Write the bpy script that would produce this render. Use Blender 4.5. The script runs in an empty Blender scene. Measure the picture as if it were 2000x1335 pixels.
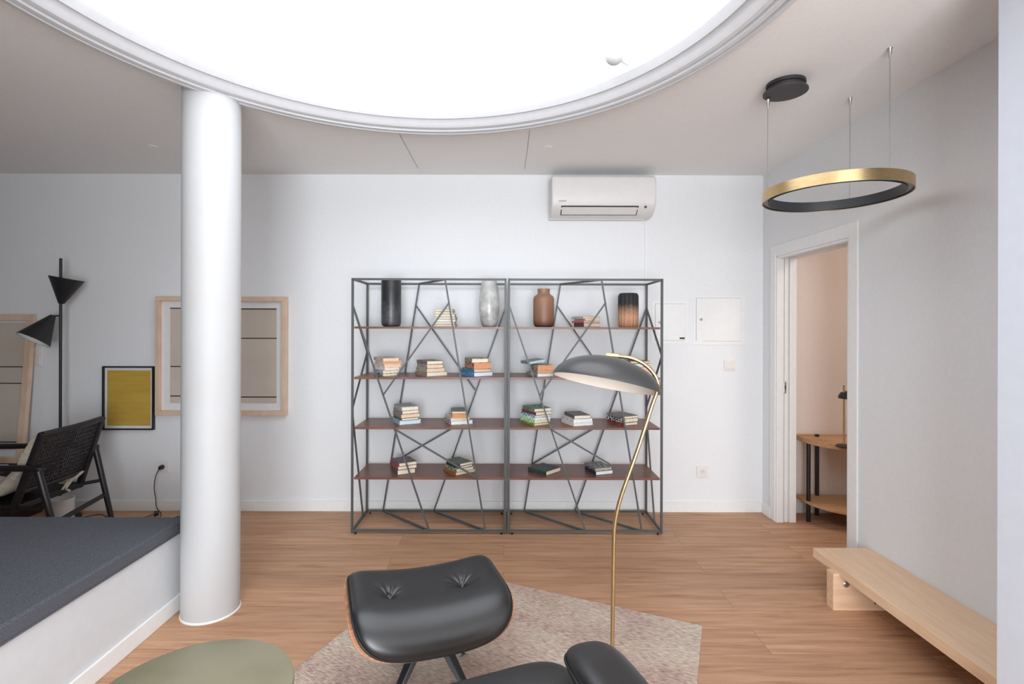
import bpy, bmesh, math, random
from mathutils import Vector, Matrix
random.seed(7)
C = bpy.context.scene
col = C.collection
PI = math.pi

# ------------------------------------------------------------------ camera
CAMZ = 1.45
cam = bpy.data.objects.new('camera', bpy.data.cameras.new('camera'))
col.objects.link(cam)
cam.location = (0, 0, CAMZ)
cam.rotation_euler = (math.radians(90), math.radians(-0.15), 0)
cam.data.lens = 18.0
cam.data.sensor_width = 36.0
cam.data.shift_x = 0.0075
cam.data.shift_y = -0.01375
cam.data.clip_start = 0.05
C.camera = cam

# ------------------------------------------------------------------ world, light, exposure
w = bpy.data.worlds.new('daylight'); C.world = w
w.use_nodes = True
w.node_tree.nodes['Background'].inputs[0].default_value = (0.75, 0.85, 1.0, 1)
w.node_tree.nodes['Background'].inputs[1].default_value = 1.0
C.view_settings.view_transform = 'Standard'
C.view_settings.look = 'None'
C.view_settings.gamma = 1.0
C.view_settings.use_curve_mapping = False
C.view_settings.exposure = 0.0
SKYLIGHT = 2.75

def area(name, loc, rot, sx, sy, power, color):
    l = bpy.data.lights.new(name, 'AREA'); l.shape = 'RECTANGLE'; l.size = sx; l.size_y = sy
    l.energy = power; l.color = color
    o = bpy.data.objects.new(name, l); o.location = loc; o.rotation_euler = rot; col.objects.link(o)
    return o
# daylight coming through the big window in the wall behind the camera
area('window_daylight', (0.2, -2.68, 1.20), (math.radians(90), 0, 0), 2.5, 2.3, 300, (0.87, 0.935, 1.0))
# warm ceiling lamp of the small room beyond the door
area('side_room_lamp', (3.0, 2.7, 2.6), (0, 0, 0), 0.5, 0.5, 15, (1.0, 0.87, 0.77))

# ------------------------------------------------------------------ materials
def lin(c):
    r = []
    for v in c:
        v /= 255.0
        r.append(v / 12.92 if v <= 0.04045 else ((v + 0.055) / 1.055) ** 2.4)
    return (r[0], r[1], r[2], 1)
MC = {}
def mat(name, rgb, rough=0.6, metal=0.0, rgb2=None, scale=20.0, stretch=(1, 1, 1), bump=0.0, detail=4.0, lo=0.35, hi=0.65,
        spec=0.5, emit=None, coat=0.0, dist=0.002):
    if name in MC: return MC[name]
    m = bpy.data.materials.new(name); m.use_nodes = True
    nt = m.node_tree; b = nt.nodes['Principled BSDF']
    b.inputs['Base Color'].default_value = lin(rgb)
    b.inputs['Roughness'].default_value = rough
    b.inputs['Metallic'].default_value = metal
    b.inputs['Specular IOR Level'].default_value = spec
    b.inputs['Coat Weight'].default_value = coat
    tc = nt.nodes.new('ShaderNodeTexCoord'); mp = nt.nodes.new('ShaderNodeMapping')
    mp.inputs['Scale'].default_value = stretch
    nt.links.new(tc.outputs['Object'], mp.inputs['Vector'])
    nz = nt.nodes.new('ShaderNodeTexNoise'); nz.inputs['Scale'].default_value = scale; nz.inputs['Detail'].default_value = detail
    nt.links.new(mp.outputs[0], nz.inputs['Vector'])
    if rgb2 is None: rgb2 = tuple(max(0, v - 3) for v in rgb)
    cr = nt.nodes.new('ShaderNodeValToRGB')
    cr.color_ramp.elements[0].position = lo; cr.color_ramp.elements[0].color = lin(rgb)
    cr.color_ramp.elements[1].position = hi; cr.color_ramp.elements[1].color = lin(rgb2)
    nt.links.new(nz.outputs['Fac'], cr.inputs[0]); nt.links.new(cr.outputs[0], b.inputs['Base Color'])
    if bump:
        bp = nt.nodes.new('ShaderNodeBump'); bp.inputs['Strength'].default_value = bump; bp.inputs['Distance'].default_value = dist
        nt.links.new(nz.outputs['Fac'], bp.inputs['Height']); nt.links.new(bp.outputs[0], b.inputs['Normal'])
    if emit:
        b.inputs['Emission Color'].default_value = lin(rgb); b.inputs['Emission Strength'].default_value = emit
    MC[name] = m
    return m

M_WALL = mat('white wall paint', (231, 232, 233), 0.7, scale=60)
M_WALL2 = mat('side room wall paint', (228, 216, 208), 0.7, scale=60)
M_CEIL = mat('ceiling paint', (240, 240, 239), 0.8, scale=60)
M_TRIM = mat('white trim lacquer', (236, 236, 234), 0.4, scale=30)
M_CORN = mat('white plaster moulding', (209, 211, 214), 0.5, scale=30)
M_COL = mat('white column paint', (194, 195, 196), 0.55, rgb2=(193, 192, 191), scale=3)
M_PLAST = mat('white plastic', (228, 228, 226), 0.35, scale=20)
M_PLASTW = mat('warm white plastic', (232, 227, 222), 0.4, scale=20)
M_DARKGAP = mat('dark seam', (60, 60, 60), 0.7)
M_SEAM = mat('grey seam', (165, 165, 163), 0.7)
M_STEEL = mat('dark grey painted steel', (78, 80, 79), 0.45, metal=0.0, rgb2=(76, 78, 77), scale=8)
M_BLACK = mat('black metal', (28, 28, 30), 0.45, scale=30)
M_BLACKW = mat('black stained wood', (20, 18, 20), 0.4, rgb2=(30, 24, 27), scale=12, stretch=(1, 1, 6))
M_CHROME = mat('brushed steel', (190, 190, 188), 0.3, metal=0.9, scale=30)
M_BRASS = mat('brushed brass', (214, 188, 142), 0.3, metal=1.0, rgb2=(200, 172, 124), scale=30, stretch=(1, 1, 14))
M_GOLD = mat('satin brass tube', (212, 190, 150), 0.33, metal=1.0, rgb2=(202, 178, 136), scale=14)
M_LEATHER = mat('black leather', (28, 29, 31), 0.36, rgb2=(23, 24, 26), scale=220, bump=0.12, spec=0.75, dist=0.0006)
M_PIPING = mat('black leather piping', (16, 18, 18), 0.4, scale=60)
M_PLY = mat('walnut plywood edge', (196, 146, 110), 0.4, rgb2=(166, 112, 80), scale=30, stretch=(1, 1, 10))
M_BEECH = mat('pale beech', (230, 198, 166), 0.5, rgb2=(222, 187, 153), scale=5, stretch=(9, 0.8, 9), detail=6)
M_OAKFR = mat('light oak moulding', (222, 196, 172), 0.5, rgb2=(212, 182, 156), scale=14, stretch=(1, 1, 0.5))
M_OAK = mat('oak tabletop', (208, 164, 122), 0.45, rgb2=(190, 143, 102), scale=5, stretch=(1.2, 14, 14), detail=6)
M_SHELFW = mat('walnut shelf veneer', (124, 82, 66), 0.35, rgb2=(100, 64, 52), scale=5, stretch=(1.2, 14, 14), detail=7)
M_MATTR = mat('charcoal blue woven fabric', (74, 76, 82), 0.9, rgb2=(104, 106, 112), scale=260, stretch=(0.6, 1.6, 1), bump=0.5, spec=0.15, detail=2)
M_LINEN = mat('natural linen', (188, 178, 162), 0.95, rgb2=(168, 156, 140), scale=40, bump=0.5, spec=0.1, dist=0.006)
M_GREEN = mat('olive green patina', (142, 137, 112), 0.36, rgb2=(120, 118, 92), scale=3.2, detail=6, spec=0.5)
M_MAT = mat('white mount board', (226, 224, 224), 0.8)
M_ARTB = mat('beige art paper', (200, 188, 174), 0.85, rgb2=(192, 180, 166), scale=3)
M_ARTY = mat('mustard art paper', (196, 162, 70), 0.8, rgb2=(188, 152, 60), scale=7, stretch=(0.4, 1, 4))
M_INK = mat('black ink', (40, 36, 34), 0.8)
M_CABW = mat('dark brown cabinet wood', (62, 40, 34), 0.5, rgb2=(48, 30, 26), scale=8, stretch=(1, 8, 8))

def floor_mat():
    m = bpy.data.materials.new('oak plank floor'); m.use_nodes = True
    nt = m.node_tree; b = nt.nodes['Principled BSDF']; L = nt.links
    tc = nt.nodes.new('ShaderNodeTexCoord')
    br = nt.nodes.new('ShaderNodeTexBrick')
    br.inputs['Color1'].default_value = (0.0, 0.0, 0.0, 1); br.inputs['Color2'].default_value = (1, 1, 1, 1)
    br.inputs['Mortar'].default_value = (0.5, 0.5, 0.5, 1)
    br.inputs['Scale'].default_value = 1.0
    br.inputs['Brick Width'].default_value = 1.9; br.inputs['Row Height'].default_value = 0.19
    br.inputs['Mortar Size'].default_value = 0.0011; br.inputs['Mortar Smooth'].default_value = 0.3
    br.offset = 0.37; br.offset_frequency = 2
    L.new(tc.outputs['Object'], br.inputs['Vector'])
    # per plank offset of the grain
    mp = nt.nodes.new('ShaderNodeMapping'); mp.inputs['Scale'].default_value = (1.3, 22, 1)
    L.new(tc.outputs['Object'], mp.inputs['Vector'])
    ad = nt.nodes.new('ShaderNodeVectorMath'); ad.operation = 'ADD'
    sc = nt.nodes.new('ShaderNodeVectorMath'); sc.operation = 'SCALE'; sc.inputs['Scale'].default_value = 17.0
    L.new(br.outputs['Color'], sc.inputs[0]); L.new(mp.outputs[0], ad.inputs[0]); L.new(sc.outputs[0], ad.inputs[1])
    nz = nt.nodes.new('ShaderNodeTexNoise'); nz.inputs['Scale'].default_value = 1.6; nz.inputs['Detail'].default_value = 8; nz.inputs['Roughness'].default_value = 0.65
    nz.inputs['Distortion'].default_value = 0.6
    L.new(ad.outputs[0], nz.inputs['Vector'])
    cr = nt.nodes.new('ShaderNodeValToRGB'); e = cr.color_ramp.elements
    e[0].position = 0.28; e[0].color = lin((152, 109, 80)); e[1].position = 0.72; e[1].color = lin((205, 163, 130))
    k = e.new(0.48); k.color = lin((185, 142, 110))
    L.new(nz.outputs['Fac'], cr.inputs[0])
    hs = nt.nodes.new('ShaderNodeHueSaturation')
    mr = nt.nodes.new('ShaderNodeMapRange'); mr.inputs['To Min'].default_value = 0.91; mr.inputs['To Max'].default_value = 1.07
    bw = nt.nodes.new('ShaderNodeSeparateColor'); L.new(br.outputs['Color'], bw.inputs[0])
    L.new(bw.outputs[0], mr.inputs['Value']); L.new(mr.outputs[0], hs.inputs['Value']); L.new(cr.outputs[0], hs.inputs['Color'])
    mx = nt.nodes.new('ShaderNodeMix'); mx.data_type = 'RGBA'
    mx.inputs[7].default_value = lin((126, 90, 66))
    L.new(br.outputs['Fac'], mx.inputs[0]); L.new(hs.outputs[0], mx.inputs[6])
    L.new(mx.outputs[2], b.inputs['Base Color'])
    b.inputs['Roughness'].default_value = 0.5
    b.inputs['Specular IOR Level'].default_value = 0.35
    bp = nt.nodes.new('ShaderNodeBump'); bp.inputs['Strength'].default_value = 0.15; bp.inputs['Distance'].default_value = 0.001
    L.new(nz.outputs['Fac'], bp.inputs['Height']); L.new(bp.outputs[0], b.inputs['Normal'])
    return m

def rug_mat():
    m = bpy.data.materials.new('faded woven rug'); m.use_nodes = True
    nt = m.node_tree; b = nt.nodes['Principled BSDF']; L = nt.links
    tc = nt.nodes.new('ShaderNodeTexCoord')
    def noise(scale, st, detail=4):
        r0 = nt.nodes.new('ShaderNodeVectorRotate'); r0.rotation_type = 'Z_AXIS'; r0.inputs['Angle'].default_value = 0.414
        L.new(tc.outputs['Object'], r0.inputs['Vector'])
        mp = nt.nodes.new('ShaderNodeMapping'); mp.inputs['Scale'].default_value = st
        L.new(r0.outputs[0], mp.inputs['Vector'])
        n = nt.nodes.new('ShaderNodeTexNoise'); n.inputs['Scale'].default_value = scale; n.inputs['Detail'].default_value = detail
        L.new(mp.outputs[0], n.inputs['Vector']); return n
    def ramp(n, stops):
        cr = nt.nodes.new('ShaderNodeValToRGB'); e = cr.color_ramp.elements
        e[0].position, c0 = stops[0]; e[0].color = lin(c0); e[1].position, c1 = stops[-1]; e[1].color = lin(c1)
        for p, c in stops[1:-1]:
            k = e.new(p); k.color = lin(c)
        L.new(n.outputs['Fac'], cr.inputs[0]); return cr
    big = ramp(noise(2.2, (1, 1.6, 1), 5), [(0.36, (168, 132, 124)), (0.48, (192, 166, 150)), (0.60, (202, 186, 168))])
    fine = ramp(noise(120, (0.30, 2.0, 1), 3), [(0.36, (112, 100, 98)), (0.50, (184, 168, 154)), (0.62, (226, 212, 196))])
    mx = nt.nodes.new('ShaderNodeMix'); mx.data_type = 'RGBA'; mx.inputs[0].default_value = 0.5
    L.new(big.outputs[0], mx.inputs[6]); L.new(fine.outputs[0], mx.inputs[7])
    L.new(mx.outputs[2], b.inputs['Base Color'])
    b.inputs['Roughness'].default_value = 0.95; b.inputs['Specular IOR Level'].default_value = 0.1
    return m

def vase_mat(name, kind):
    m = bpy.data.materials.new(name); m.use_nodes = True
    nt = m.node_tree; b = nt.nodes['Principled BSDF']; L = nt.links
    tc = nt.nodes.new('ShaderNodeTexCoord'); sp = nt.nodes.new('ShaderNodeSeparateXYZ')
    L.new(tc.outputs['Object'], sp.inputs[0])
    nz = nt.nodes.new('ShaderNodeTexNoise'); nz.inputs['Scale'].default_value = 26; nz.inputs['Detail'].default_value = 6
    L.new(tc.outputs['Object'], nz.inputs['Vector'])
    mr = nt.nodes.new('ShaderNodeMapRange')
    ad = nt.nodes.new('ShaderNodeMath'); ad.operation = 'MULTIPLY_ADD'
    cr = nt.nodes.new('ShaderNodeValToRGB'); e = cr.color_ramp.elements
    L.new(sp.outputs['Z'], mr.inputs['Value'])
    L.new(nz.outputs['Fac'], ad.inputs[0]); L.new(mr.outputs[0], ad.inputs[2]); L.new(ad.outputs[0], cr.inputs[0]); L.new(cr.outputs[0], b.inputs['Base Color'])
    b.inputs['Roughness'].default_value = 0.3
    if kind == 'black':
        mr.inputs['From Max'].default_value = 0.345; ad.inputs[1].default_value = 1.1
        e[0].position = 0.35; e[0].color = lin((46, 36, 36)); e[1].position = 1.25; e[1].color = lin((46, 46, 48))
        e.new(0.7).color = lin((78, 79, 82)); e.new(0.95).color = lin((56, 56, 58))
        b.inputs['Roughness'].default_value = 0.35
    elif kind == 'grey':
        mr.inputs['From Max'].default_value = 3; ad.inputs[1].default_value = 1.0; nz.inputs['Scale'].default_value = 14
        e[0].position = 0.38; e[0].color = lin((150, 151, 147)); e[1].position = 0.72; e[1].color = lin((206, 206, 202))
        b.inputs['Roughness'].default_value = 0.25
    elif kind == 'brown':
        mr.inputs['From Max'].default_value = 0.28; ad.inputs[1].default_value = 0.1
        e[0].position = 0.05; e[0].color = lin((74, 46, 34)); e[1].position = 1.0; e[1].color = lin((150, 114, 92))
        e.new(0.25).color = lin((134, 94, 72)); b.inputs['Roughness'].default_value = 0.45
    else:
        mr.inputs['From Max'].default_value = 0.25; ad.inputs[1].default_value = 0.22; nz.inputs['Scale'].default_value = 60
        e[0].position = 0.42; e[0].color = lin((196, 148, 114)); e[1].position = 0.78; e[1].color = lin((40, 38, 40))
        e.new(0.12).color = lin((168, 120, 90)); b.inputs['Roughness'].default_value = 0.7
    return m

# ------------------------------------------------------------------ mesh helpers
class MB:
    def __init__(s, M=None):
        s.v = []; s.f = []; s.M = M or Matrix.Identity(4)
    def add(s, vs, fs):
        n = len(s.v)
        s.v += [s.M @ Vector(p) for p in vs]
        s.f += [tuple(i + n for i in f) for f in fs]
        return s
    def box(s, x0, x1, y0, y1, z0, z1):
        vs = [(x0, y0, z0), (x1, y0, z0), (x1, y1, z0), (x0, y1, z0), (x0, y0, z1), (x1, y0, z1), (x1, y1, z1), (x0, y1, z1)]
        return s.add(vs, [(0, 3, 2, 1), (4, 5, 6, 7), (0, 1, 5, 4), (1, 2, 6, 5), (2, 3, 7, 6), (3, 0, 4, 7)])
    def tube(s, pts, r, seg=10, phase=0.0, up=(0, 0, 1)):
        pts = [Vector(p) for p in pts]; n = len(pts)
        rs = r if isinstance(r, (list, tuple)) else [r] * n
        t0 = (pts[1] - pts[0]).normalized()
        u = Vector(up)
        if abs(u.dot(t0)) > 0.95: u = Vector((1, 0, 0))
        a = (u - t0 * u.dot(t0)).normalized()
        vs = []; fs = []
        for i in range(n):
            if i == 0: t = pts[1] - pts[0]
            elif i == n - 1: t = pts[-1] - pts[-2]
            else: t = (pts[i] - pts[i - 1]).normalized() + (pts[i + 1] - pts[i]).normalized()
            t.normalize(); a = (a - t * a.dot(t)).normalized(); c = t.cross(a)
            for k in range(seg):
                th = phase + 2 * PI * k / seg
                vs.append(pts[i] + (a * math.cos(th) + c * math.sin(th)) * rs[i])
        for i in range(n - 1):
            for k in range(seg):
                k2 = (k + 1) % seg
                fs.append((i * seg + k, i * seg + k2, (i + 1) * seg + k2, (i + 1) * seg + k))
        fs.append(tuple(range(seg))[::-1]); fs.append(tuple(range((n - 1) * seg, n * seg)))
        return s.add(vs, fs)
    def bar(s, p0, p1, w, up=(0, 0, 1)):
        return s.tube([p0, p1], w / math.sqrt(2), 4, PI / 4, up)
    def lathe(s, prof, c=(0, 0, 0), seg=48, R=None, ribs=None):
        vs = []; fs = []; n = len(prof); c = Vector(c)
        for (r, z) in prof:
            for k in range(seg):
                th = 2 * PI * k / seg
                rr = r * (ribs(th, z) if ribs else 1)
                p = Vector((rr * math.cos(th), rr * math.sin(th), z))
                if R: p = R @ p
                vs.append(p + c)
        for i in range(n - 1):
            for k in range(seg):
                k2 = (k + 1) % seg
                fs.append((i * seg + k, i * seg + k2, (i + 1) * seg + k2, (i + 1) * seg + k))
        if prof[0][0] > 1e-6: fs.append(tuple(range(seg))[::-1])
        if prof[-1][0] > 1e-6: fs.append(tuple(range((n - 1) * seg, n * seg)))
        return s.add(vs, fs)
    def ring(s, prof, c=(0, 0, 0), seg=96):
        "closed profile revolved about z: a torus-like solid"
        vs = []; fs = []; n = len(prof)
        for (r, z) in prof:
            for k in range(seg):
                th = 2 * PI * k / seg
                vs.append((c[0] + r * math.cos(th), c[1] + r * math.sin(th), c[2] + z))
        for i in range(n):
            j = (i + 1) % n
            for k in range(seg):
                k2 = (k + 1) % seg
                fs.append((i * seg + k, i * seg + k2, j * seg + k2, j * seg + k))
        return s.add(vs, fs)
    def prism(s, out, z0, z1):
        n = len(out)
        vs = [(p[0], p[1], z0) for p in out] + [(p[0], p[1], z1) for p in out]
        fs = [tuple(range(n))[::-1], tuple(range(n, 2 * n))] + [(i, (i + 1) % n, n + (i + 1) % n, n + i) for i in range(n)]
        return s.add(vs, fs)
    def extr(s, prof, axis, a0, a1):
        "profile of 2D points extruded along x (points are y,z)"
        n = len(prof)
        vs = [(a0, p[0], p[1]) for p in prof] + [(a1, p[0], p[1]) for p in prof]
        fs = [tuple(range(n)), tuple(range(n, 2 * n))[::-1]] + [(i, n + i, n + (i + 1) % n, (i + 1) % n) for i in range(n)]
        return s.add(vs, fs)
    def grid(s, fn, nu, nv, closeu=False):
        vs = [fn(i / (nu if closeu else nu - 1), j / (nv - 1)) for j in range(nv) for i in range(nu)]
        fs = []
        for j in range(nv - 1):
            for i in range(nu if closeu else nu - 1):
                i2 = (i + 1) % nu
                fs.append((j * nu + i, j * nu + i2, (j + 1) * nu + i2, (j + 1) * nu + i))
        return s.add(vs, fs)
    def build(s, name, m, parent=None, smooth=False, bevel=0.0, loc=None, seg=2, solid=0.0):
        o = None
        off = Vector(parent['_o']) if parent is not None else (Vector(loc) if loc is not None else Vector((0, 0, 0)))
        me = bpy.data.meshes.new(name)
        me.from_pydata([tuple(p - off) for p in s.v], [], s.f)
        me.materials.append(m)
        bm = bmesh.new(); bm.from_mesh(me); bmesh.ops.recalc_face_normals(bm, faces=bm.faces); bm.to_mesh(me); bm.free()
        if smooth:
            me.shade_smooth()
            try: me.set_sharp_from_angle(angle=math.radians(smooth if smooth is not True else 40))
            except Exception: pass
        o = bpy.data.objects.new(name, me); col.objects.link(o)
        if parent is not None:
            o.parent = parent
            o['_o'] = tuple(off)
        else:
            o.location = off; o['_o'] = tuple(off)
        if solid:
            md = o.modifiers.new('s', 'SOLIDIFY'); md.thickness = solid; md.offset = 0
        if bevel:
            md = o.modifiers.new('b', 'BEVEL'); md.width = bevel; md.segments = seg; md.limit_method = 'ANGLE'; md.angle_limit = math.radians(40)
        return o

def thing(name, label, cat, loc=(0, 0, 0), group=None):
    o = bpy.data.objects.new(name, None); col.objects.link(o)
    o.empty_display_size = 0.05
    o.location = loc; o['_o'] = tuple(loc); o['label'] = label; o['category'] = cat
    if group: o['group'] = group
    return o
def tag(o, label, cat, group=None):
    o['label'] = label; o['category'] = cat
    if group: o['group'] = group
    return o
def struct(o):
    o['kind'] = 'structure'; return o
def lab(o, l):
    o['label'] = l; return o
def Rz(a): return Matrix.Rotation(a, 4, 'Z')
def T(x, y, z): return Matrix.Translation((x, y, z))

CEIL = 2.66
WALLY = 4.05
WX = 2.045
# ================================================================== structure
struct(MB().box(-4.75, 4.0, -2.75, 4.2, -0.1, 0).build('floor', floor_mat()))
struct(MB().box(-4.75, 4.0, WALLY, WALLY + 0.12, 0, CEIL).build('wall_back', M_WALL))
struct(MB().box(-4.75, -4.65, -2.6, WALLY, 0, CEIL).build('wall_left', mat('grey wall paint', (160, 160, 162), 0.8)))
mb = MB()
mb.box(WX, 2.18, 3.846, WALLY, 0, CEIL).box(WX, 2.18, 3.03, 3.846, 1.99, CEIL).box(WX, 2.18, -2.6, 3.03, 0, CEIL)
struct(mb.build('wall_right', M_WALL))
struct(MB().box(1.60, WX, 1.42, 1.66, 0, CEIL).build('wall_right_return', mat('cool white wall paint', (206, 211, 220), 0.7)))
mb = MB().box(3.85, 3.95, 1.5, WALLY, 0, CEIL).box(2.18, 3.85, 1.5, 1.6, 0, CEIL)
struct(mb.build('wall_side_room', M_WALL2))
# warm paint of the side room on its face of the shared walls
struct(MB().box(2.18, 3.85, WALLY - 0.006, WALLY, 0, CEIL).build('wall_side_room_back', M_WALL2))
# wall behind the camera with its wide window
mb = MB().box(-4.75, -1.05, -2.72, -2.6, 0, CEIL).box(1.45, 2.18, -2.72, -2.6, 0, CEIL).box(-1.05, 1.45, -2.72, -2.6, 0, 0.05).box(-1.05, 1.45, -2.72, -2.6, 2.35, CEIL)
struct(mb.build('wall_front', M_WALL))
mb = MB()
for x in (-1.05, 0.17, 1.40): mb.box(x, x + 0.05, -2.66, -2.6, 0.05, 2.35)
mb.box(-1.05, 1.45, -2.66, -2.6, 0.05, 0.10).box(-1.05, 1.45, -2.66, -2.6, 2.30, 2.35)
struct(mb.build('window_2', M_TRIM))

struct(MB().box(-4.65, -1.10, -0.70, -0.58, 0, CEIL).build('light_blocker_left', mat('light blocker dark grey', (84, 84, 86), 0.8)))  # added out-of-view slab, keeps part of the window light off the left side
# ceiling with the round skylight opening
SX, SY = -0.38, 1.655
RI = 1.25
def ceiling():
    mb = MB(); x0, x1, y0, y1 = -4.75, 4.0, -2.75, 4.2
    N = 144; r = 1.31; vs = []; fs = []
    ang = [2 * PI * k / N for k in range(N)]
    ang += [math.atan2(yy - SY, xx - SX) % (2 * PI) for xx in (x0, x1) for yy in (y0, y1)]
    ang = sorted(ang)
    for a in ang:
        c, s_ = math.cos(a), math.sin(a)
        tx = ((x1 - SX) / c) if c > 1e-9 else ((x0 - SX) / c if c < -1e-9 else 1e9)
        ty = ((y1 - SY) / s_) if s_ > 1e-9 else ((y0 - SY) / s_ if s_ < -1e-9 else 1e9)
        t = min(tx, ty)
        for z in (CEIL, CEIL + 0.08):
            vs += [(SX + r * c, SY + r * s_, z), (SX + t * c, SY + t * s_, z)]
    n = len(ang)
    for i in range(n):
        j = (i + 1) % n; a, b = 4 * i, 4 * j
        fs += [(a, a + 1, b + 1, b), (a + 2, b + 2, b + 3, a + 3), (a, b, b + 2, a + 2), (a + 1, a + 3, b + 3, b + 1)]
    return mb.add(vs, fs)
struct(ceiling().build('ceiling', M_CEIL))
# shaft of the skylight above the ceiling and its backlit white pane
sk = bpy.data.objects.new('window_1', None); col.objects.link(sk); sk.location = (SX, SY, CEIL); sk['_o'] = (SX, SY, CEIL); struct(sk)
MB().ring([(RI + 0.02, 0.03), (RI + 0.02, 0.34), (RI + 0.08, 0.34), (RI + 0.08, 0.03)], (SX, SY, CEIL), 144).build('shaft', M_CORN, sk, smooth=True)
mp_ = mat('daylit skylight pane', (244, 249, 255), 0.6, emit=SKYLIGHT)
MB().lathe([(RI + 0.02, 0.30), (RI + 0.02, 0.33)], (SX, SY, CEIL), 144).build('pane', mp_, sk, smooth=True)
# the moulding around the opening
prof = [(1.415, 0.0), (1.415, -0.052), (1.409, -0.060), (1.387, -0.062), (1.383, -0.044), (1.377, -0.044), (1.373, -0.060), (1.354, -0.058),
        (1.350, -0.040), (1.344, -0.040), (1.340, -0.051), (1.324, -0.047), (1.308, -0.034), (1.295, -0.012), (1.288, 0.004), (1.283, 0.004),
        (1.281, -0.012), (1.275, -0.015), (1.254, 0.010), (1.250, 0.018), (1.250, 0.035), (1.35, 0.04), (1.35, 0.0)]
struct(MB().ring(prof, (SX, SY, CEIL), 192).build('trim_1', M_CORN, smooth=22))

# baseboards
BH = 0.082
struct(MB().box(-4.65, WX, WALLY - 0.014, WALLY, 0, BH).build('baseboard_back', M_TRIM, bevel=0.003))
struct(MB().box(WX - 0.014, WX, 3.915, WALLY - 0.014, 0, BH).box(WX - 0.014, WX, 1.66, 2.945, 0, BH).build('baseboard_right', M_TRIM, bevel=0.003))
struct(MB().box(2.18, 3.85, WALLY - 0.02, WALLY - 0.006, 0, BH).build('baseboard_side_room', M_TRIM, bevel=0.003))

# door opening: lining, architrave, pocket door strike
d = bpy.data.objects.new('door_1', None); col.objects.link(d); d.location = (WX, 3.44, 0); d['_o'] = (WX, 3.44, 0); struct(d)
mb = MB()
mb.box(WX - 0.012, WX, 3.846, 3.92, 0, 2.075).box(WX - 0.012, WX, 2.95, 3.03, 0, 2.075).box(WX - 0.012, WX, 3.03, 3.846, 1.99, 2.075)
mb.build('architrave', M_TRIM, d, bevel=0.004)
mb = MB()
mb.box(WX - 0.006, 2.09, 3.828, 3.846, 0, 1.985).box(2.10, 2.125, 3.834, 3.846, 0, 1.985).box(2.135, 2.186, 3.828, 3.846, 0, 1.985)
mb.box(WX - 0.006, 2.09, 3.03, 3.828, 1.972, 1.99).box(2.135, 2.186, 3.03, 3.828, 1.972, 1.99)
mb.box(WX - 0.006, 2.186, 3.03, 3.045, 0, 1.972)
mb.build('door_lining', M_TRIM, d, bevel=0.002)
sp = MB().box(2.089, 2.107, 3.822, 3.829, 0.968, 1.055).build('strike_plate', M_CHROME, d, bevel=0.002)
lab(sp, 'steel strike plate with dark latch hole')
MB().box(2.0945, 2.1015, 3.820, 3.8225, 0.998, 1.025).build('latch_hole', M_DARKGAP, sp)

# ceiling hatch: thin shadow gaps around a flush panel
ht = thing('ceiling_hatch', 'flush white ceiling hatch between skylight moulding and the back wall', 'hatch', (-0.24, 3.55, CEIL))
MB().box(-0.655, 0.150, 3.14, 3.882, CEIL - 0.0030, CEIL).build('panel', M_CEIL, ht)
for x in (-0.659, 0.151):
    MB().box(x, x + 0.003, 3.14, 3.884, CEIL - 0.0032, CEIL).build('shadow_gap', M_SEAM, ht)
for i, (x, y, l) in enumerate([(-2.36, 3.43, 'tiny flush round disc on the ceiling left of the column'), (0.29, 3.43, 'tiny flush round disc on the ceiling above the air conditioner')]):
    tag(MB().lathe([(0.0, -0.003), (0.026, -0.003), (0.03, 0)], (x, y, CEIL), 24).build('blanking_disc', M_CEIL, loc=(x, y, CEIL)), l, 'blanking disc', 'round blanking discs')

# column
CX, CY = -1.501, 2.626
cl = thing('round_column', 'smooth round white column standing beside the daybed platform', 'column', (CX, CY, 0))
MB().lathe([(0.1345, 0.006), (0.1345, CEIL - 0.002)], (CX, CY, 0), 72).build('shaft', M_COL, cl, smooth=True)
MB().lathe([(0.1385, 0), (0.1385, 0.006), (0.1345, 0.009)], (CX, CY, 0), 72).build('base_ring', M_TRIM, cl, smooth=True)

# small ball sensor on the skylight shaft
bx, by, bz = 0.512, 2.40, 2.728
sb = thing('ball_light', 'small white ball light on the rim of the round skylight', 'light', (bx, by, bz))
v = Vector((bx - SX, by - SY, 0)).normalized()
pr = [(0.0435 * math.sin(PI * k / 16), -0.0435 * math.cos(PI * k / 16)) for k in range(17)]
pr[0] = (0, -0.0435); pr[-1] = (0, 0.0435)
MB().lathe(pr, (bx, by, bz), 32).build('ball', mat('satin white glass ball', (205, 206, 206), 0.5), sb, smooth=True)
p0 = Vector((bx, by, bz)); p1 = Vector((SX, SY, bz)) + v * (RI + 0.018)
MB().tube([p0 + v * 0.03, p1], 0.012, 16).build('stem', M_PLAST, sb, smooth=True)

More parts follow.
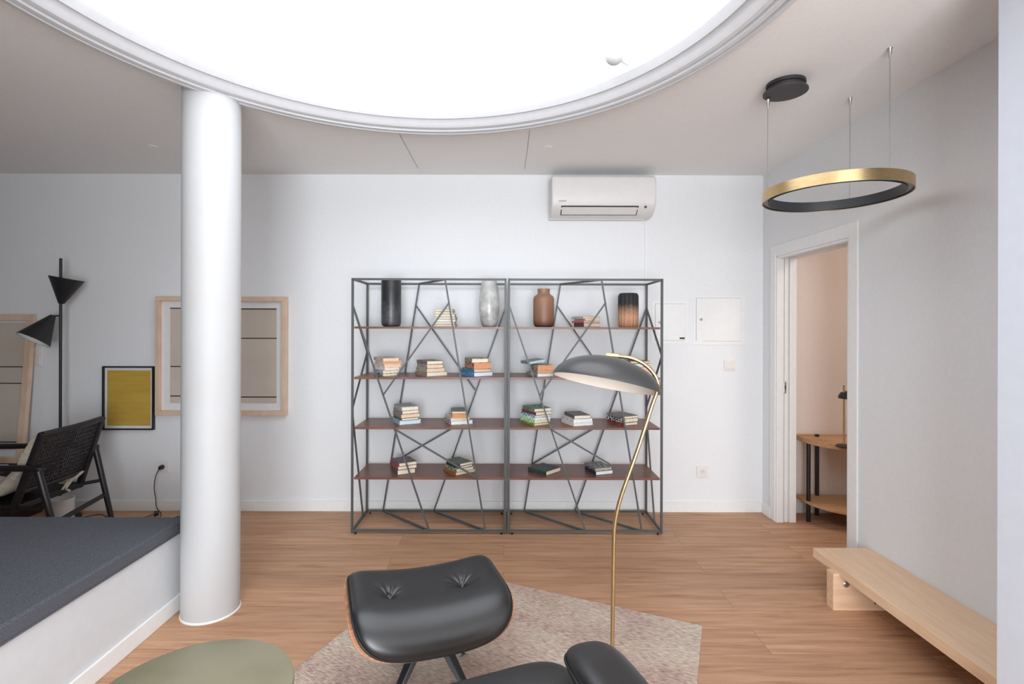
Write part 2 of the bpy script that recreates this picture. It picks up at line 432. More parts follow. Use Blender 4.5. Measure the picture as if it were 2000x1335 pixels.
# ================================================================== wall fittings
def plate_panel(name, label, xo0, xo1, zo0, zo1, xd0, xd1, zd0, zd1, lockx, lockz, sticker=None):
    y = WALLY
    t = thing(name, label, 'wall panel', ((xo0 + xo1) / 2, y, zo0), 'flush service panels')
    MB().box(xo0, xo1, y - 0.004, y, zo0, zo1).build('frame', M_TRIM, t, bevel=0.001)
    g = 0.0035
    mb = MB()
    mb.box(xd0 - g, xd0, y - 0.0046, y - 0.001, zd0, zd1).box(xd0 - g, xd1, y - 0.0046, y - 0.001, zd1, zd1 + g * .7)
    mb.box(xd0 + .05, xd1, y - 0.0046, y - 0.001, zd0 - g * .6, zd0).box(xd1, xd1 + g * .4, y - 0.0046, y - 0.001, zd0, zd1)
    mb.build('gap', M_SEAM, t)
    dr = MB().box(xd0, xd1, y - 0.006, y - 0.002, zd0, zd1).build('door', M_TRIM, t)
    Rx = Matrix.Rotation(-PI / 2, 3, 'X')
    MB().lathe([(0.0, 0.009), (0.009, 0.009), (0.012, 0.0)], (lockx, y - 0.005, lockz), 20, R=Matrix.Rotation(PI / 2, 3, 'X')).build('lock', M_CHROME, dr, smooth=True)
    if sticker:
        lab(MB().box(*sticker[:2], y - 0.007, y - 0.0055, *sticker[2:]).build('sticker', M_DARKGAP, dr), 'dark strip sticker')
W = lambda px: (px - 985) / 247.0
Z = lambda py: CAMZ + (640 - py) / 247.0
plate_panel('service_panel', 'smaller flush white wall panel with dark sticker, beside the bookcase', W(1273), W(1343), Z(670), Z(587), W(1280), W(1337.5), Z(663.5), Z(592.5), W(1288), Z(628.5), (W(1327), W(1337), Z(661), Z(657.5)))
plate_panel('service_panel', 'larger square flush white wall panel above the light switch', W(1354), W(1454), Z(672), Z(575.5), W(1360), W(1447.5), Z(664.5), Z(581), W(1369), Z(622.5))

def wall_plate(name, label, cat, px, py, w_, h_, group=None):
    t = thing(name, label, cat, (W(px), WALLY, Z(py)), group)
    x, z = W(px), Z(py)
    MB().box(x - w_ / 2, x + w_ / 2, WALLY - 0.010, WALLY, z - h_ / 2, z + h_ / 2).build('cover_plate', M_PLASTW, t, bevel=0.003)
    return t, x, z
t, x, z = wall_plate('light_switch', 'square white light switch under the larger wall panel', 'switch', 1425, 711, 0.086, 0.086)
MB().box(x - 0.029, x + 0.029, WALLY - 0.015, WALLY - 0.009, z - 0.029, z + 0.029).build('rocker', M_PLASTW, t, bevel=0.002)
def socket(label, px, py, group='wall sockets'):
    t, x, z = wall_plate('power_socket', label, 'socket', px, py, 0.088, 0.088, group)
    RX = Matrix.Rotation(PI / 2, 3, 'X')
    mb = MB(Matrix.Translation((x, WALLY - 0.010, z)) @ Matrix.Rotation(PI / 2, 4, 'X'))
    mb.ring([(0.020, 0.0), (0.020, 0.004), (0.025, 0.004), (0.025, 0.0)], (0, 0, 0), 32)
    mb.build('rim', M_PLASTW, t, smooth=True)
    mb = MB(Matrix.Translation((x, WALLY - 0.010, z)) @ Matrix.Rotation(PI / 2, 4, 'X'))
    mb.lathe([(0.020, 0), (0.020, 0.0006)], (0, 0, 0), 32)
    mb.build('recess', mat('socket recess', (222, 218, 214), 0.6), t)
    mb = MB(Matrix.Translation((x, WALLY - 0.010, z)) @ Matrix.Rotation(PI / 2, 4, 'X'))
    for dx in (-0.0095, 0.0095): mb.lathe([(0, 0.0010), (0.0024, 0.0010), (0.0024, 0)], (dx, 0, 0), 12)
    mb.build('pin_hole', M_DARKGAP, t)
    return x, z
socket('empty white wall socket to the right of the bookcases', 1372, 919)
sx, sz = socket('white wall socket with a black plug, left of the column', 321, 911.5)
t, x, z = wall_plate('double_switch_plate', 'tall white double wall plate behind the black cone floor lamp', 'switch', 73, 697, 0.075, 0.15)
for dz in (-0.037, 0.037):
    MB().box(x - 0.027, x + 0.027, WALLY - 0.013, WALLY - 0.009, z + dz - 0.030, z + dz + 0.030).build('rocker', M_PLASTW, t, bevel=0.002)

# plug and cable from the socket to the floor
cb = thing('power_cable', 'thin black cable hanging from the wall socket onto the floor', 'cable', (sx, 4.0, 0))
px_, pz_ = sx - 0.006, sz - 0.004
MB(T(px_, WALLY - 0.012, pz_) @ Matrix.Rotation(PI / 2, 4, 'X')).lathe([(0.018, 0), (0.018, 0.018), (0.011, 0.034), (0.006, 0.036)], (0, 0, 0), 20).build('plug', M_BLACK, cb, smooth=True)
def spline(pts, n=8):
    P = [Vector(p) for p in pts]; out = []
    for i in range(len(P) - 1):
        a, b, c_, d_ = P[max(i - 1, 0)], P[i], P[i + 1], P[min(i + 2, len(P) - 1)]
        for k in range(n):
            t_ = k / n
            out.append(0.5 * ((2 * b) + (c_ - a) * t_ + (2 * a - 5 * b + 4 * c_ - d_) * t_ ** 2 + (3 * b - a - 3 * c_ + d_) * t_ ** 3))
    out.append(P[-1]); return out
def Q(px, py, D): return ((px - 985) * D / 1000, D, CAMZ - (py - 640) * D / 1000)
cpts = [Q(319, 914, 4.0), Q(310, 920, 3.985), Q(304, 935, 3.98), Q(302, 955, 3.98), Q(305, 975, 3.98), (-2.69, 3.965, 0.055), (-2.63, 3.93, 0.006), (-2.62, 3.80, 0.004), (-2.70, 3.55, 0.004), (-2.95, 3.42, 0.004)]
MB().tube(spline(cpts), 0.0032, 8).build('cord', M_BLACK, cb, smooth=True)
c2 = thing('loose_power_cable', 'loose black cable with its plug lying on the floor by the column', 'cable', (-2.7, 3.9, 0))
lp = Vector((-2.66, 3.93, 0.022))
MB(T(*lp) @ Matrix.Rotation(0.5, 4, 'Z') @ Matrix.Rotation(PI / 2, 4, 'Y')).lathe([(0.019, 0.0), (0.019, 0.014), (0.012, 0.03)], (0, 0, -0.02), 20).build('plug', M_BLACK, c2, smooth=True)
MB().tube(spline([(-2.675, 3.92, 0.02), (-2.75, 3.86, 0.005), (-2.88, 3.83, 0.004), (-3.02, 3.90, 0.004), (-3.12, 3.95, 0.004), (-3.22, 3.88, 0.004), (-3.30, 3.92, 0.004), (-3.45, 3.90, 0.004)]), 0.0032, 8).build('cord', M_BLACK, c2, smooth=True)
c3 = MB().tube(spline([(-2.30, 3.97, 0.004), (-2.46, 3.93, 0.004), (-2.56, 3.80, 0.004), (-2.60, 3.62, 0.004)]), 0.0032, 8).build('floor_cable', M_BLACK, smooth=True, loc=(-2.46, 3.93, 0))
tag(c3, 'short stretch of black cable emerging behind the white column', 'cable')

# ================================================================== air conditioner
M_AC = mat('air conditioner plastic', (222, 220, 217), 0.45, scale=20)
ac = thing('air_conditioner', 'white split air conditioner high on the wall above the right bookcase', 'air conditioner', (0.75, WALLY, 2.30))
x0, x1 = 0.352, 1.135
prf = [(4.045, 2.60), (3.86, 2.60), (3.835, 2.585), (3.825, 2.55), (3.822, 2.44), (3.830, 2.385), (3.850, 2.350), (3.930, 2.302), (4.045, 2.300)]
mb = MB().extr(prf, 'x', x0, x1); mb.build('body', M_AC, ac, smooth=30, bevel=0.012, seg=3)
MB().box(x0 - 0.004, x1 - 0.05, 3.99, 4.05, 2.296, 2.606).build('back_plate', M_AC, ac, bevel=0.004)
def sl(u, off):     # point on the sloping lower front
    a, b = Vector((3.832, 2.378)), Vector((3.930, 2.302))
    p = a + (b - a) * u; n = Vector((-(b - a).y * -1, -(b - a).x)).normalized()
    n = Vector(((b - a).y, -(b - a).x)).normalized()
    return (p.x + n.x * off, p.y + n.y * off)
def slopebox(x0, x1, u0, u1, o0, o1, xs=0):
    a, b, c_, d_ = sl(u0, o0), sl(u1, o0), sl(u1, o1), sl(u0, o1)
    mb = MB(); vs = []
    for xx in (x0, x1):
        for i, q in enumerate((a, b, c_, d_)):
            k = xs if i in (1, 2) else 0
            vs.append((xx + (k if xx == x0 else -k), q[0], q[1]))
    return mb.add(vs, [(0, 1, 2, 3), (7, 6, 5, 4), (0, 4, 5, 1), (1, 5, 6, 2), (2, 6, 7, 3), (3, 7, 4, 0)])
slopebox(0.425, 1.005, 0.10, 0.80, -0.004, 0.0095, 0.0).build('outlet_gap', M_DARKGAP, ac)
slopebox(0.432, 0.998, 0.165, 0.735, 0.0, 0.013, 0.0).build('louvre', M_AC, ac, bevel=0.001)
MB().box(1.05, 1.062, 3.824, 3.846, 2.352, 2.364).build('receiver_window', M_DARKGAP, ac)
def text(body, size, loc, rot, m, parent, name):
    cu = bpy.data.curves.new(name, 'FONT'); cu.body = body; cu.size = size; cu.extrude = 0.0004
    cu.align_x = 'LEFT'; cu.align_y = 'CENTER'
    o = bpy.data.objects.new(name, cu); col.objects.link(o)
    dg = bpy.context.evaluated_depsgraph_get(); me = bpy.data.meshes.new_from_object(o.evaluated_get(dg))
    bpy.data.objects.remove(o)
    me.materials.clear(); me.materials.append(m)
    o = bpy.data.objects.new(name, me); col.objects.link(o)
    off = Vector(parent['_o']); o.parent = parent; o.location = Vector(loc) - off; o.rotation_euler = rot
    return o
text('DAIKIN', 0.017, (0.405, 3.8205, 2.398), (PI / 2, 0, 0), mat('grey print', (120, 120, 122), 0.6), ac, 'lettering')
tr = MB().box(W(1258.6), W(1262), WALLY - 0.010, WALLY, 1.30, 2.298).build('cable_trunking', M_TRIM, loc=(W(1260), WALLY, 1.3), bevel=0.002)
tag(tr, 'thin white trunking strip running down the wall from the air conditioner', 'trunking')

# ================================================================== pictures
def picture(name, label, x0, x1, z0, z1, fw, depth, mfr, mat_w, art, lines=(), lean=0.0, y=WALLY, group=None):
    w_, h_ = x1 - x0, z1 - z0
    t = thing(name, label, 'picture', ((x0 + x1) / 2, y, z0), group)
    M = T(x0, y - 0.002 - lean, z0) @ Matrix.Rotation(-math.atan2(lean, h_), 4, 'X')
    mb = MB(M)
    mb.box(0, w_, -depth, 0, 0, fw).box(0, w_, -depth, 0, h_ - fw, h_).box(0, fw, -depth, 0, fw, h_ - fw).box(w_ - fw, w_, -depth, 0, fw, h_ - fw)
    mb.build('frame', mfr, t, bevel=0.002)
    MB(M).box(fw, w_ - fw, -depth * 0.35, -0.002, fw, h_ - fw).build('mount', M_MAT, t)
    ax0, ax1, az0, az1, am = art
    a = MB(M).box(ax0 - x0, ax1 - x0, -depth * 0.35 - 0.002, -depth * 0.35, az0 - z0, az1 - z0).build('artwork', am, t)
    if lines:
        for (lx0, lx1, lz) in lines: MB(M).box(lx0 - x0, lx1 - x0, -depth * 0.35 - 0.003, -depth * 0.35 - 0.001, lz - z0 - 0.004, lz - z0 + 0.004).build('ink_line', M_INK, a)
    return t
picture('framed_picture', 'light oak landscape frame on the wall, half hidden by the column', W(310), W(563.5), Z(810.5), Z(581), 0.036, 0.045, M_OAKFR, 0,
        (W(335.5), W(542.5), Z(787.5), Z(603), M_ARTB), [(W(335), W(440), Z(603.5)), (W(440), W(542), Z(604.5)), (W(336), W(440), Z(716.5)), (W(440), W(542.5), Z(661.5)), (W(336), W(440), Z(774)), (W(440), W(542.5), Z(775.5))])
picture('framed_picture', 'small mustard yellow picture in a thin black frame with white border', W(204.5), W(304), Z(840), Z(716.5), 0.0105, 0.028, M_BLACK, 0,
        (W(212), W(296.5), Z(832), Z(724.5), M_ARTY))
picture('framed_picture', 'tall light oak frame leaning on the wall upon the low cabinet', -4.55, -3.69, 0.401, 1.548, 0.050, 0.035, M_OAKFR, 0,
        (-4.45, -3.752, 0.500, 1.485, M_ARTB), [(-4.45, -3.752, 1.138), (-4.45, -3.752, 1.01), (-4.45, -3.752, 0.56)], lean=0.10)

# low cabinet on the far left
cbn = thing('low_cabinet', 'low dark brown cabinet against the wall at the far left', 'cabinet', (-4.1, 3.8, 0))
MB().box(-4.64, -3.60, 3.64, 4.03, 0.375, 0.40).build('top', M_BLACKW, cbn, bevel=0.002)
MB().box(-4.63, -3.62, 3.66, 4.02, 0.0, 0.375).build('carcass', M_CABW, cbn, bevel=0.002)
for i in range(2):
    xa = -4.62 + i * 0.50
    dd = MB().box(xa, xa + 0.49, 3.652, 3.66, 0.02, 0.365).build('door', M_CABW, cbn, bevel=0.002)
    MB().box(xa + 0.20, xa + 0.29, 3.642, 3.652, 0.33, 0.34).build('handle', M_BLACK, dd, bevel=0.001)
rt = thing('small_router', 'small white box with a black cable on the low cabinet', 'device', (-3.95, 3.78, 0.4))
MB().box(-3.84, -3.69, 3.70, 3.82, 0.4, 0.425).build('case', M_PLAST, rt, bevel=0.008)
MB().tube(spline([(-3.70, 3.75, 0.412), (-3.64, 3.73, 0.43), (-3.66, 3.69, 0.425), (-3.80, 3.67, 0.422), (-3.95, 3.70, 0.412), (-4.1, 3.75, 0.404)]), 0.003, 8).build('cord', M_BLACK, rt, smooth=True)

# ================================================================== black cone floor lamp
LX, LY = -3.345, 3.86
fl = thing('cone_floor_lamp', 'thin black floor lamp with two cone shades, behind the armchair', 'floor lamp', (LX, LY, 0))
MB().lathe([(0.13, 0), (0.13, 0.012), (0.125, 0.016), (0.012, 0.018)], (LX, LY, 0), 48).build('base', M_BLACK, fl, smooth=True)
MB().tube([(LX, LY, 0.015), (LX, LY, 1.965)], 0.0095, 16).build('pole', M_BLACK, fl, smooth=True)
def cone_shade(apex, opening, r):
    a, b = Vector(apex), Vector(opening); ax = (b - a); h = ax.length
    R = Vector((0, 0, 1)).rotation_difference(ax.normalized()).to_matrix()
    n = thing('x', 'x', 'x'); bpy.data.objects.remove(n)
    sh = MB().lathe([(0.018, 0), (r, h), (r - 0.002, h), (0.016, 0.004)], a, 48, R=R)
    o = sh.build('cone_shade', M_BLACK, fl, smooth=True)
    i_ = MB().lathe([(0.014, 0.008), (r - 0.004, h - 0.001), (r - 0.0035, h - 0.0015), (0.013, 0.006)], a, 48, R=R)
    i_.build('inner_lining', M_PLAST, o, smooth=True)
    MB().tube([a, (LX, LY, a.z)], 0.007, 10).build('arm', M_BLACK, fl, smooth=True)
cone_shade((LX + 0.030, LY - 0.03, 1.622), (LX + 0.064, LY - 0.022, 1.812), 0.108)
cone_shade((LX - 0.030, LY - 0.03, 1.532), (LX - 0.090, LY - 0.125, 1.352), 0.108)

# ================================================================== rattan armchair
AR = thing('cane_armchair', 'black wooden armchair with woven cane back, seen from behind', 'armchair', (-3.1, 3.33, 0))
NY, FY = 3.08, 3.56         # near and far back posts
def ap(x, y, z): return (x, y, z)
for (yl, yp, xt, zt, slope) in ((3.05, NY, -2.775, 0.602, 0.27), (3.60, FY, -2.875, 0.612, 0.23)):
    # arm + rear leg + front leg of one side
    MB().tube([(xt, yl, zt - 0.005), (xt + slope * zt, yl, 0.0)], [0.020, 0.016], 14).build('rear_leg', M_BLACKW, AR, smooth=True)
    MB().tube([(xt - 0.72, yl, 0.60), (xt - 0.76, yl, 0.0)], [0.020, 0.016], 14).build('front_leg', M_BLACKW, AR, smooth=True)
    MB().tube(spline([(xt + 0.012, yl, zt - 0.012), (xt - 0.03, yl, zt + 0.002), (xt - 0.3, yl, zt + 0.002), (xt - 0.74, yl, zt - 0.005)], 4), [0.019] * 12 + [0.017], 14).build('armrest', M_BLACKW, AR, smooth=True)
    # side rail under the seat
    MB().bar((-2.93, yp, 0.355), (-3.62, yp, 0.36), 0.034).build('seat_rail', M_BLACKW, AR, bevel=0.006)
    MB().bar((-2.955, yp, 0.335), (-2.775 if yp == NY else -2.795, yp, 0.812 if yp == NY else 0.825), 0.036, up=(1, 0, 0)).build('back_post', M_BLACKW, AR, bevel=0.008)
    MB().tube([(xt + 0.03, yl, 0.37), (-2.93, yp, 0.36)], 0.012, 10).build('bracket', M_BLACKW, AR, smooth=True)
def bk(u, v, off=0.0):   # u 0 near..1 far, v 0 bottom..1 top on the back
    y = NY + (FY - NY) * u; zt = 0.812 + 0.013 * u; xt = -2.775 - 0.020 * u
    bow = 0.020 * math.sin(PI * u)
    return Vector((-2.955 + (xt + 2.955) * v + bow + off, y, 0.335 + (zt - 0.335) * v))
MB().tube([bk(k / 12, 0.975) for k in range(13)], 0.019, 12).build('top_rail', M_BLACKW, AR, smooth=True)
MB().tube([bk(k / 12, 0.25) for k in range(13)], 0.017, 12).build('lower_rail', M_BLACKW, AR, smooth=True)
mb = MB()
nb = 24
for k in range(nb + 1):
    u = 0.03 + 0.94 * k / nb
    mb.bar(bk(u, 0.26), bk(u, 0.97), 0.0060, up=(1, 0, 0))
nr = 24
for j in range(nr + 1):
    v_ = 0.27 + 0.69 * j / nr
    mb.tube([bk(k / 8, v_, 0.002 if j % 2 else -0.002) for k in range(9)], 0.0043, 4, PI / 4)
mb.build('cane_panel', M_BLACKW, AR)
mb = MB()
for k in range(30): mb.bar((-2.96 - k * 0.0215, NY + 0.015, 0.368), (-2.96 - k * 0.0215, FY - 0.015, 0.368), 0.010)
for k in range(20): mb.bar((-2.95, NY + 0.02 + k * 0.023, 0.372), (-3.60, NY + 0.02 + k * 0.023, 0.372), 0.009)
mb.build('cane_seat', M_BLACKW, AR)
MB().bar((-2.945, NY, 0.355), (-2.945, FY, 0.355), 0.034).build('rear_seat_rail', M_BLACKW, AR, bevel=0.005)
MB().bar((-3.61, NY, 0.36), (-3.61, FY, 0.36), 0.034).build('front_seat_rail', M_BLACKW, AR, bevel=0.005)
MB().bar((-2.805, 3.60, 0.272), (-2.69, 3.05, 0.272), 0.024).build('stretcher', M_BLACKW, AR, bevel=0.004)
# linen cushion hung over the inside of back and seat
path = spline([(-2.815, 0, 0.765), (-2.87, 0, 0.66), (-2.945, 0, 0.53), (-3.04, 0, 0.44), (-3.16, 0, 0.405), (-3.32, 0, 0.40), (-3.56, 0, 0.41)], 6)
def cush(u, v):
    s_ = v * (len(path) - 1); i = min(int(s_), len(path) - 2); p = path[i].lerp(path[i + 1], s_ - i)
    tg = (path[i + 1] - path[i]).normalized(); n = Vector((tg.z, 0, -tg.x))
    if n.z < 0 and n.x > 0: n = -n
    th = 2 * PI * u
    e = max(0.0, 1 - abs(2 * v - 1) ** 8) ** 0.5
    a = abs(math.cos(th)) ** 0.45 * (1 if math.cos(th) > 0 else -1)
    b = abs(math.sin(th)) ** 0.8 * (1 if math.sin(th) > 0 else -1)
    wr = 0.006 * math.sin(23 * v + 9 * u) + 0.004 * math.sin(41 * v - 17 * u)
    yy = 3.26 + a * (0.140 + 0.02 * e) 
    return p + Vector((0, 0, 0)) + n * (b * 0.042 * e + wr * e) + Vector((0, yy, 0)) + Vector((-0.030, 0, 0.022))
lc = thing('linen_cushion', 'creased natural linen seat cushion draped over the cane armchair', 'cushion', (-3.1, 3.33, 0.42))
MB().grid(cush, 48, 60, closeu=True).build('cover', M_LINEN, lc, smooth=True)
mb = MB()
mb.tube(spline([(-2.985, 3.40, 0.42), (-2.93, 3.42, 0.41), (-2.90, 3.40, 0.45), (-2.90, 3.43, 0.42), (-2.89, 3.38, 0.385), (-2.85, 3.36, 0.375)]), 0.007, 8)
mb.tube(spline([(-2.98, 3.44, 0.40), (-2.91, 3.46, 0.42), (-2.88, 3.50, 0.46), (-2.905, 3.42, 0.42), (-2.88, 3.34, 0.39)]), 0.007, 8)
mb.build('tie', M_LINEN, lc, smooth=True)
pt = thing('white_pot', 'plain white cylindrical pot on the floor behind the cane armchair', 'pot', (-3.215, 3.72, 0))
MB().lathe([(0.068, 0), (0.074, 0.008), (0.076, 0.205), (0.070, 0.205), (0.068, 0.03), (0, 0.03)], (-3.215, 3.72, 0), 40).build('wall', M_PLAST, pt, smooth=True)

# ================================================================== daybed platform and mattress
DX = -1.672
db = thing('daybed_platform', 'white built-in daybed platform with skirting, left of the column', 'daybed', (-2.5, 1.6, 0))
MB().box(-3.35, DX, 0.3, 2.655, 0, 0.388).build('base', mat('platform white paint', (212, 214, 216), 0.6), db, bevel=0.004)
MB().box(DX, DX + 0.013, 0.3, 2.655, 0, 0.082).build('skirting', M_TRIM, db, bevel=0.004)
def mattress():
    mb = MB(); mb.box(-3.37, DX + 0.012, 0.28, 2.685, 0.388, 0.458); return mb
mt = thing('mattress', 'thin charcoal blue fabric mattress on the white platform', 'mattress', (-2.5, 1.6, 0.388))
mattress().build('cover', M_MATTR, mt, bevel=0.016, seg=4, smooth=True)
mb = MB()
mb.tube([(DX + 0.011, 0.32, 0.396), (DX + 0.011, 2.64, 0.396)], 0.003, 8).tube([(DX + 0.009, 0.32, 0.449), (DX + 0.009, 2.64, 0.449)], 0.0032, 8)
mb.build('piping', M_MATTR, mt, smooth=True)

# ================================================================== bookcases
UW = 1.075; FYb = 3.60; BYb = 3.99; BT = 0.0145; TOP = 1.79; BZ = 0.024
ZSH = [1.450, 1.094, 0.741, 0.387]
UX = [-1.067, 0.033]
def make_bookcase(X0):
    t = thing('metal_bookcase', 'x', 'bookcase', (X0, FYb, 0), 'dark metal bookcases against the wall')
    f = lambda u, z: (X0 + u, FYb, z)
    b = lambda u, z: (X0 + u, BYb, z)
    for (u, y) in ((0, FYb), (UW, FYb), (0, BYb), (UW, BYb)):
        MB().bar((X0 + u, y, 0.010), (X0 + u, y, TOP + BT / 2), BT).build('post', M_STEEL, t)
        MB().lathe([(0.008, 0), (0.008, 0.012)], (X0 + u + (0.025 if u == 0 else -0.025), y, 0), 12).build('foot', M_BLACK, t, smooth=True)
    for z in (BZ, TOP):
        for y in (FYb, BYb): MB().bar((X0, y, z), (X0 + UW, y, z), BT).build('rail', M_STEEL, t)
        for u in (0, UW): MB().bar((X0 + u, FYb, z), (X0 + u, BYb, z), BT).build('side_rail', M_STEEL, t)
    RW = 0.0108
    rods = [(f(0, 1.61), f(.541, BZ)), (f(.650, TOP), f(.937, BZ)), (f(.677, 1.625), f(.216, .976)), (f(.295, .738), f(.873, .399)),
            (b(.403, TOP), b(.126, BZ)), (b(.379, 1.62), b(.840, .966)), (b(UW, 1.607), b(.521, BZ)), (b(.189, .392), b(.762, .724)),
            (b(.403, TOP), f(.650, TOP)), (b(.126, BZ), f(.541, BZ)), (b(.521, BZ), f(.937, BZ)),
            (f(0, 1.61), b(0, 1.26)), (b(0, 1.26), f(0, .88)), (f(0, .85), (X0, 3.88, BZ)),
            (b(UW, 1.607), f(UW, 1.256)), (f(UW, 1.256), b(UW, .83)), (b(UW, .80), (X0 + UW, 3.765, BZ))]
    for p, q in rods:
        wv = 0.014 if p[2] == q[2] else RW
        MB().bar(p, q, wv).build('diagonal_rod', M_STEEL, t)
    for z in ZSH:
        MB().box(X0 + 0.009, X0 + UW - 0.009, FYb + 0.009, BYb - 0.009, z - 0.0075, z + 0.0075).build('shelf', M_SHELFW, t, bevel=0.001)
    return t
bc = make_bookcase(UX[0])
bc['label'] = 'left dark metal bookcase with four walnut shelves and diagonal rods'
def dup(root, loc, label):
    r = root.copy(); col.objects.link(r); r.location = loc; r['_o'] = tuple(loc); r['label'] = label
    for ch in list(root.children):
        c = ch.copy(); col.objects.link(c); c.parent = r
        for g in ch.children:
            d_ = g.copy(); col.objects.link(d_); d_.parent = c
    return r
dup(bc, (UX[1], FYb, 0), 'right dark metal bookcase behind the brass lamp, with four walnut shelves')

# ================================================================== vases
def vase(name, label, px, D, prof, m, seg=64, ribs=None):
    x = (px - 985) * D / 1000; z = ZSH[0] + 0.0075
    t = thing(name, label, 'vase', (x, D, z), 'vases on the top shelves')
    o = MB().lathe(prof, (x, D, z), seg, ribs=ribs).build('body', m, t, smooth=True)
    return t
vase('cylinder_vase', 'tall black cylindrical glass vase on the top shelf, far left', 764, 3.78,
     [(0, 0), (0.052, 0), (0.066, 0.008), (0.072, 0.028), (0.0725, 0.10), (0.0725, 0.337), (0.070, 0.345), (0.067, 0.345), (0.067, 0.03), (0, 0.02)], vase_mat('black mottled glass', 'black'))
vase('oval_vase', 'marbled grey oval glass vase on the top shelf of the left bookcase', 955.5, 3.78,
     [(0, 0), (0.040, 0), (0.052, 0.008), (0.066, 0.05), (0.0745, 0.11), (0.0755, 0.16), (0.072, 0.22), (0.064, 0.28), (0.056, 0.325), (0.053, 0.342), (0.050, 0.342), (0.06, 0.27), (0.068, 0.15), (0.05, 0.03), (0, 0.02)], vase_mat('grey marbled glass', 'grey'))
vase('bottle_vase', 'frosted brown glass vase with a short neck', 1061.8, 3.78,
     [(0, 0), (0.056, 0), (0.068, 0.006), (0.0765, 0.028), (0.0775, 0.06), (0.0775, 0.205), (0.070, 0.226), (0.048, 0.240), (0.044, 0.248), (0.0455, 0.275), (0.0465, 0.280), (0.042, 0.280), (0.041, 0.245), (0.07, 0.2), (0.07, 0.03), (0, 0.02)], vase_mat('brown frosted glass', 'brown'))
vase('ribbed_vase', 'ribbed vase fading from charcoal to orange, top shelf far right', 1227, 3.78,
     [(0, 0), (0.066, 0), (0.072, 0.010), (0.074, 0.05), (0.075, 0.13), (0.074, 0.225), (0.069, 0.243), (0.060, 0.250), (0.055, 0.247), (0.055, 0.03), (0, 0.02)], vase_mat('charred ribbed ceramic', 'ombre'), seg=192,
     ribs=lambda th, z: 1 - 0.075 * abs(math.sin(9 * th + 0.35 * math.sin(14 * z + 2 * th))) ** 0.6 + 0.02)

# ================================================================== books
def bmat(rgb, rgb2=None):
    k = 'book cover %d %d %d' % rgb + ('' if not rgb2 else ' %d %d %d' % rgb2)
    if rgb2: return mat(k, rgb, 0.5, rgb2=rgb2, scale=55, stretch=(1, 1, 2.5), lo=0.49, hi=0.53, detail=2)
    return mat(k, rgb, 0.5)
def pmat(rgb):
    return mat('book pages %d %d %d' % rgb, rgb, 0.9, rgb2=tuple(v - 22 for v in rgb), scale=30, stretch=(0.5, 0.5, 26), lo=0.3, hi=0.7)
CRM = (240, 228, 206); WHT = (242, 242, 240); PCH = (238, 208, 180); ORG = (222, 160, 118); YEL = (240, 222, 180)
def book(label, M, w_, L, h, cc, cc2, pc, group):
    loc = M.translation
    t = thing('book', label, 'book', tuple(loc), group)
    ct = 0.0022
    mb = MB(M)
    mb.box(0, w_, 0, L, 0, ct).box(0, w_, 0, L, h - ct, h).box(0, ct, 0, L, ct, h - ct)
    mb.build('cover', bmat(cc, cc2), t)
    MB(M).box(ct, w_ - 0.003, 0.0025, L - 0.003, ct, h - ct).build('pages', pmat(pc), t)
    return t
ORD = {1: [''], 2: ['upper', 'bottom'], 3: ['topmost', 'middle', 'bottom'], 4: ['topmost', 'second', 'third', 'bottom'],
       5: ['topmost', 'second', 'middle', 'fourth', 'bottom'], 6: ['topmost', 'second', 'third', 'fourth', 'fifth', 'bottom'],
       7: ['topmost', 'second', 'third', 'fourth', 'fifth', 'sixth', 'bottom']}
def stack(where, shelf, D, xl, xc, xr, books, L=0.19, flip=False):
    """books bottom to top: (height px, description, cover, cover2, pages, dxl, dxc, dxr)"""
    z = ZSH[shelf] + 0.0075; n = len(books)
    for i, bk_ in enumerate(books):
        hp, desc, cc, cc2, pc = bk_[:5]
        a, b_, c_ = (bk_[5:8] if len(bk_) > 5 else (0, 0, 0))
        kl, kc, kr = [(q - 985) / 1000 for q in (xl + a, xc + b_, xr + c_)]
        Xc = kc * D
        if flip:       # right side of the book shows instead: no turn
            th = 0.03 * (i % 3 - 1)
        else:
            lo, hi = -0.3, 1.4
            for _ in range(40):
                m_ = (lo + hi) / 2
                x_ = Xc - L * math.sin(m_); y_ = D + L * math.cos(m_)
                if x_ / y_ > kl: lo = m_
                else: hi = m_
            th = lo
        wd = (kr * D - Xc) / (math.cos(th) - kr * math.sin(th))
        h = hp * D / 1000
        pos = ORD[n][n - 1 - i]
        label = desc + (', ' + pos + ' of ' if pos else ', ') + where
        book(label, T(Xc, D, z) @ Rz(th), wd, L, h - 0.0004, cc, cc2, pc, 'books stacked on the bookcase shelves')
        z += h
    return z, Xc, th
# top shelf
stack('the stack between the black and grey vases', 0, 3.70, 0, 849, 886, [
    (5.2, 'buff paperback', (150, 136, 108), None, CRM, 0, 0, 3), (4.6, 'cream paperback', (168, 156, 134), None, CRM, 0, 0, 2), (5.0, 'pale book', (186, 180, 166), None, WHT, 0, -1, 4),
    (4.8, 'cream paperback', (160, 150, 130), None, CRM, 0, 1, 3), (5.2, 'off-white book', (176, 170, 156), None, CRM, 0, 1, 2), (5.0, 'pale book', (170, 164, 144), None, CRM, 0, 1, -1), (4.6, 'buff paperback', (158, 148, 120), None, CRM, 0, 1.5, -2)], L=0.15, flip=True)
stack('the stack between the brown and ribbed vases', 0, 3.70, 1121, 1140, 1173, [
    (8.5, 'dark-spined thick book', (86, 78, 80), None, PCH), (4.0, 'red-spined book', (184, 96, 92), None, CRM, -4, 0, -1),
    (3.6, 'slim beige book', (206, 182, 160), None, CRM, 1, 3, -1), (5.0, 'grey-spined book', (150, 146, 138), (206, 200, 190), PCH, -5, -2, -1)], L=0.16)
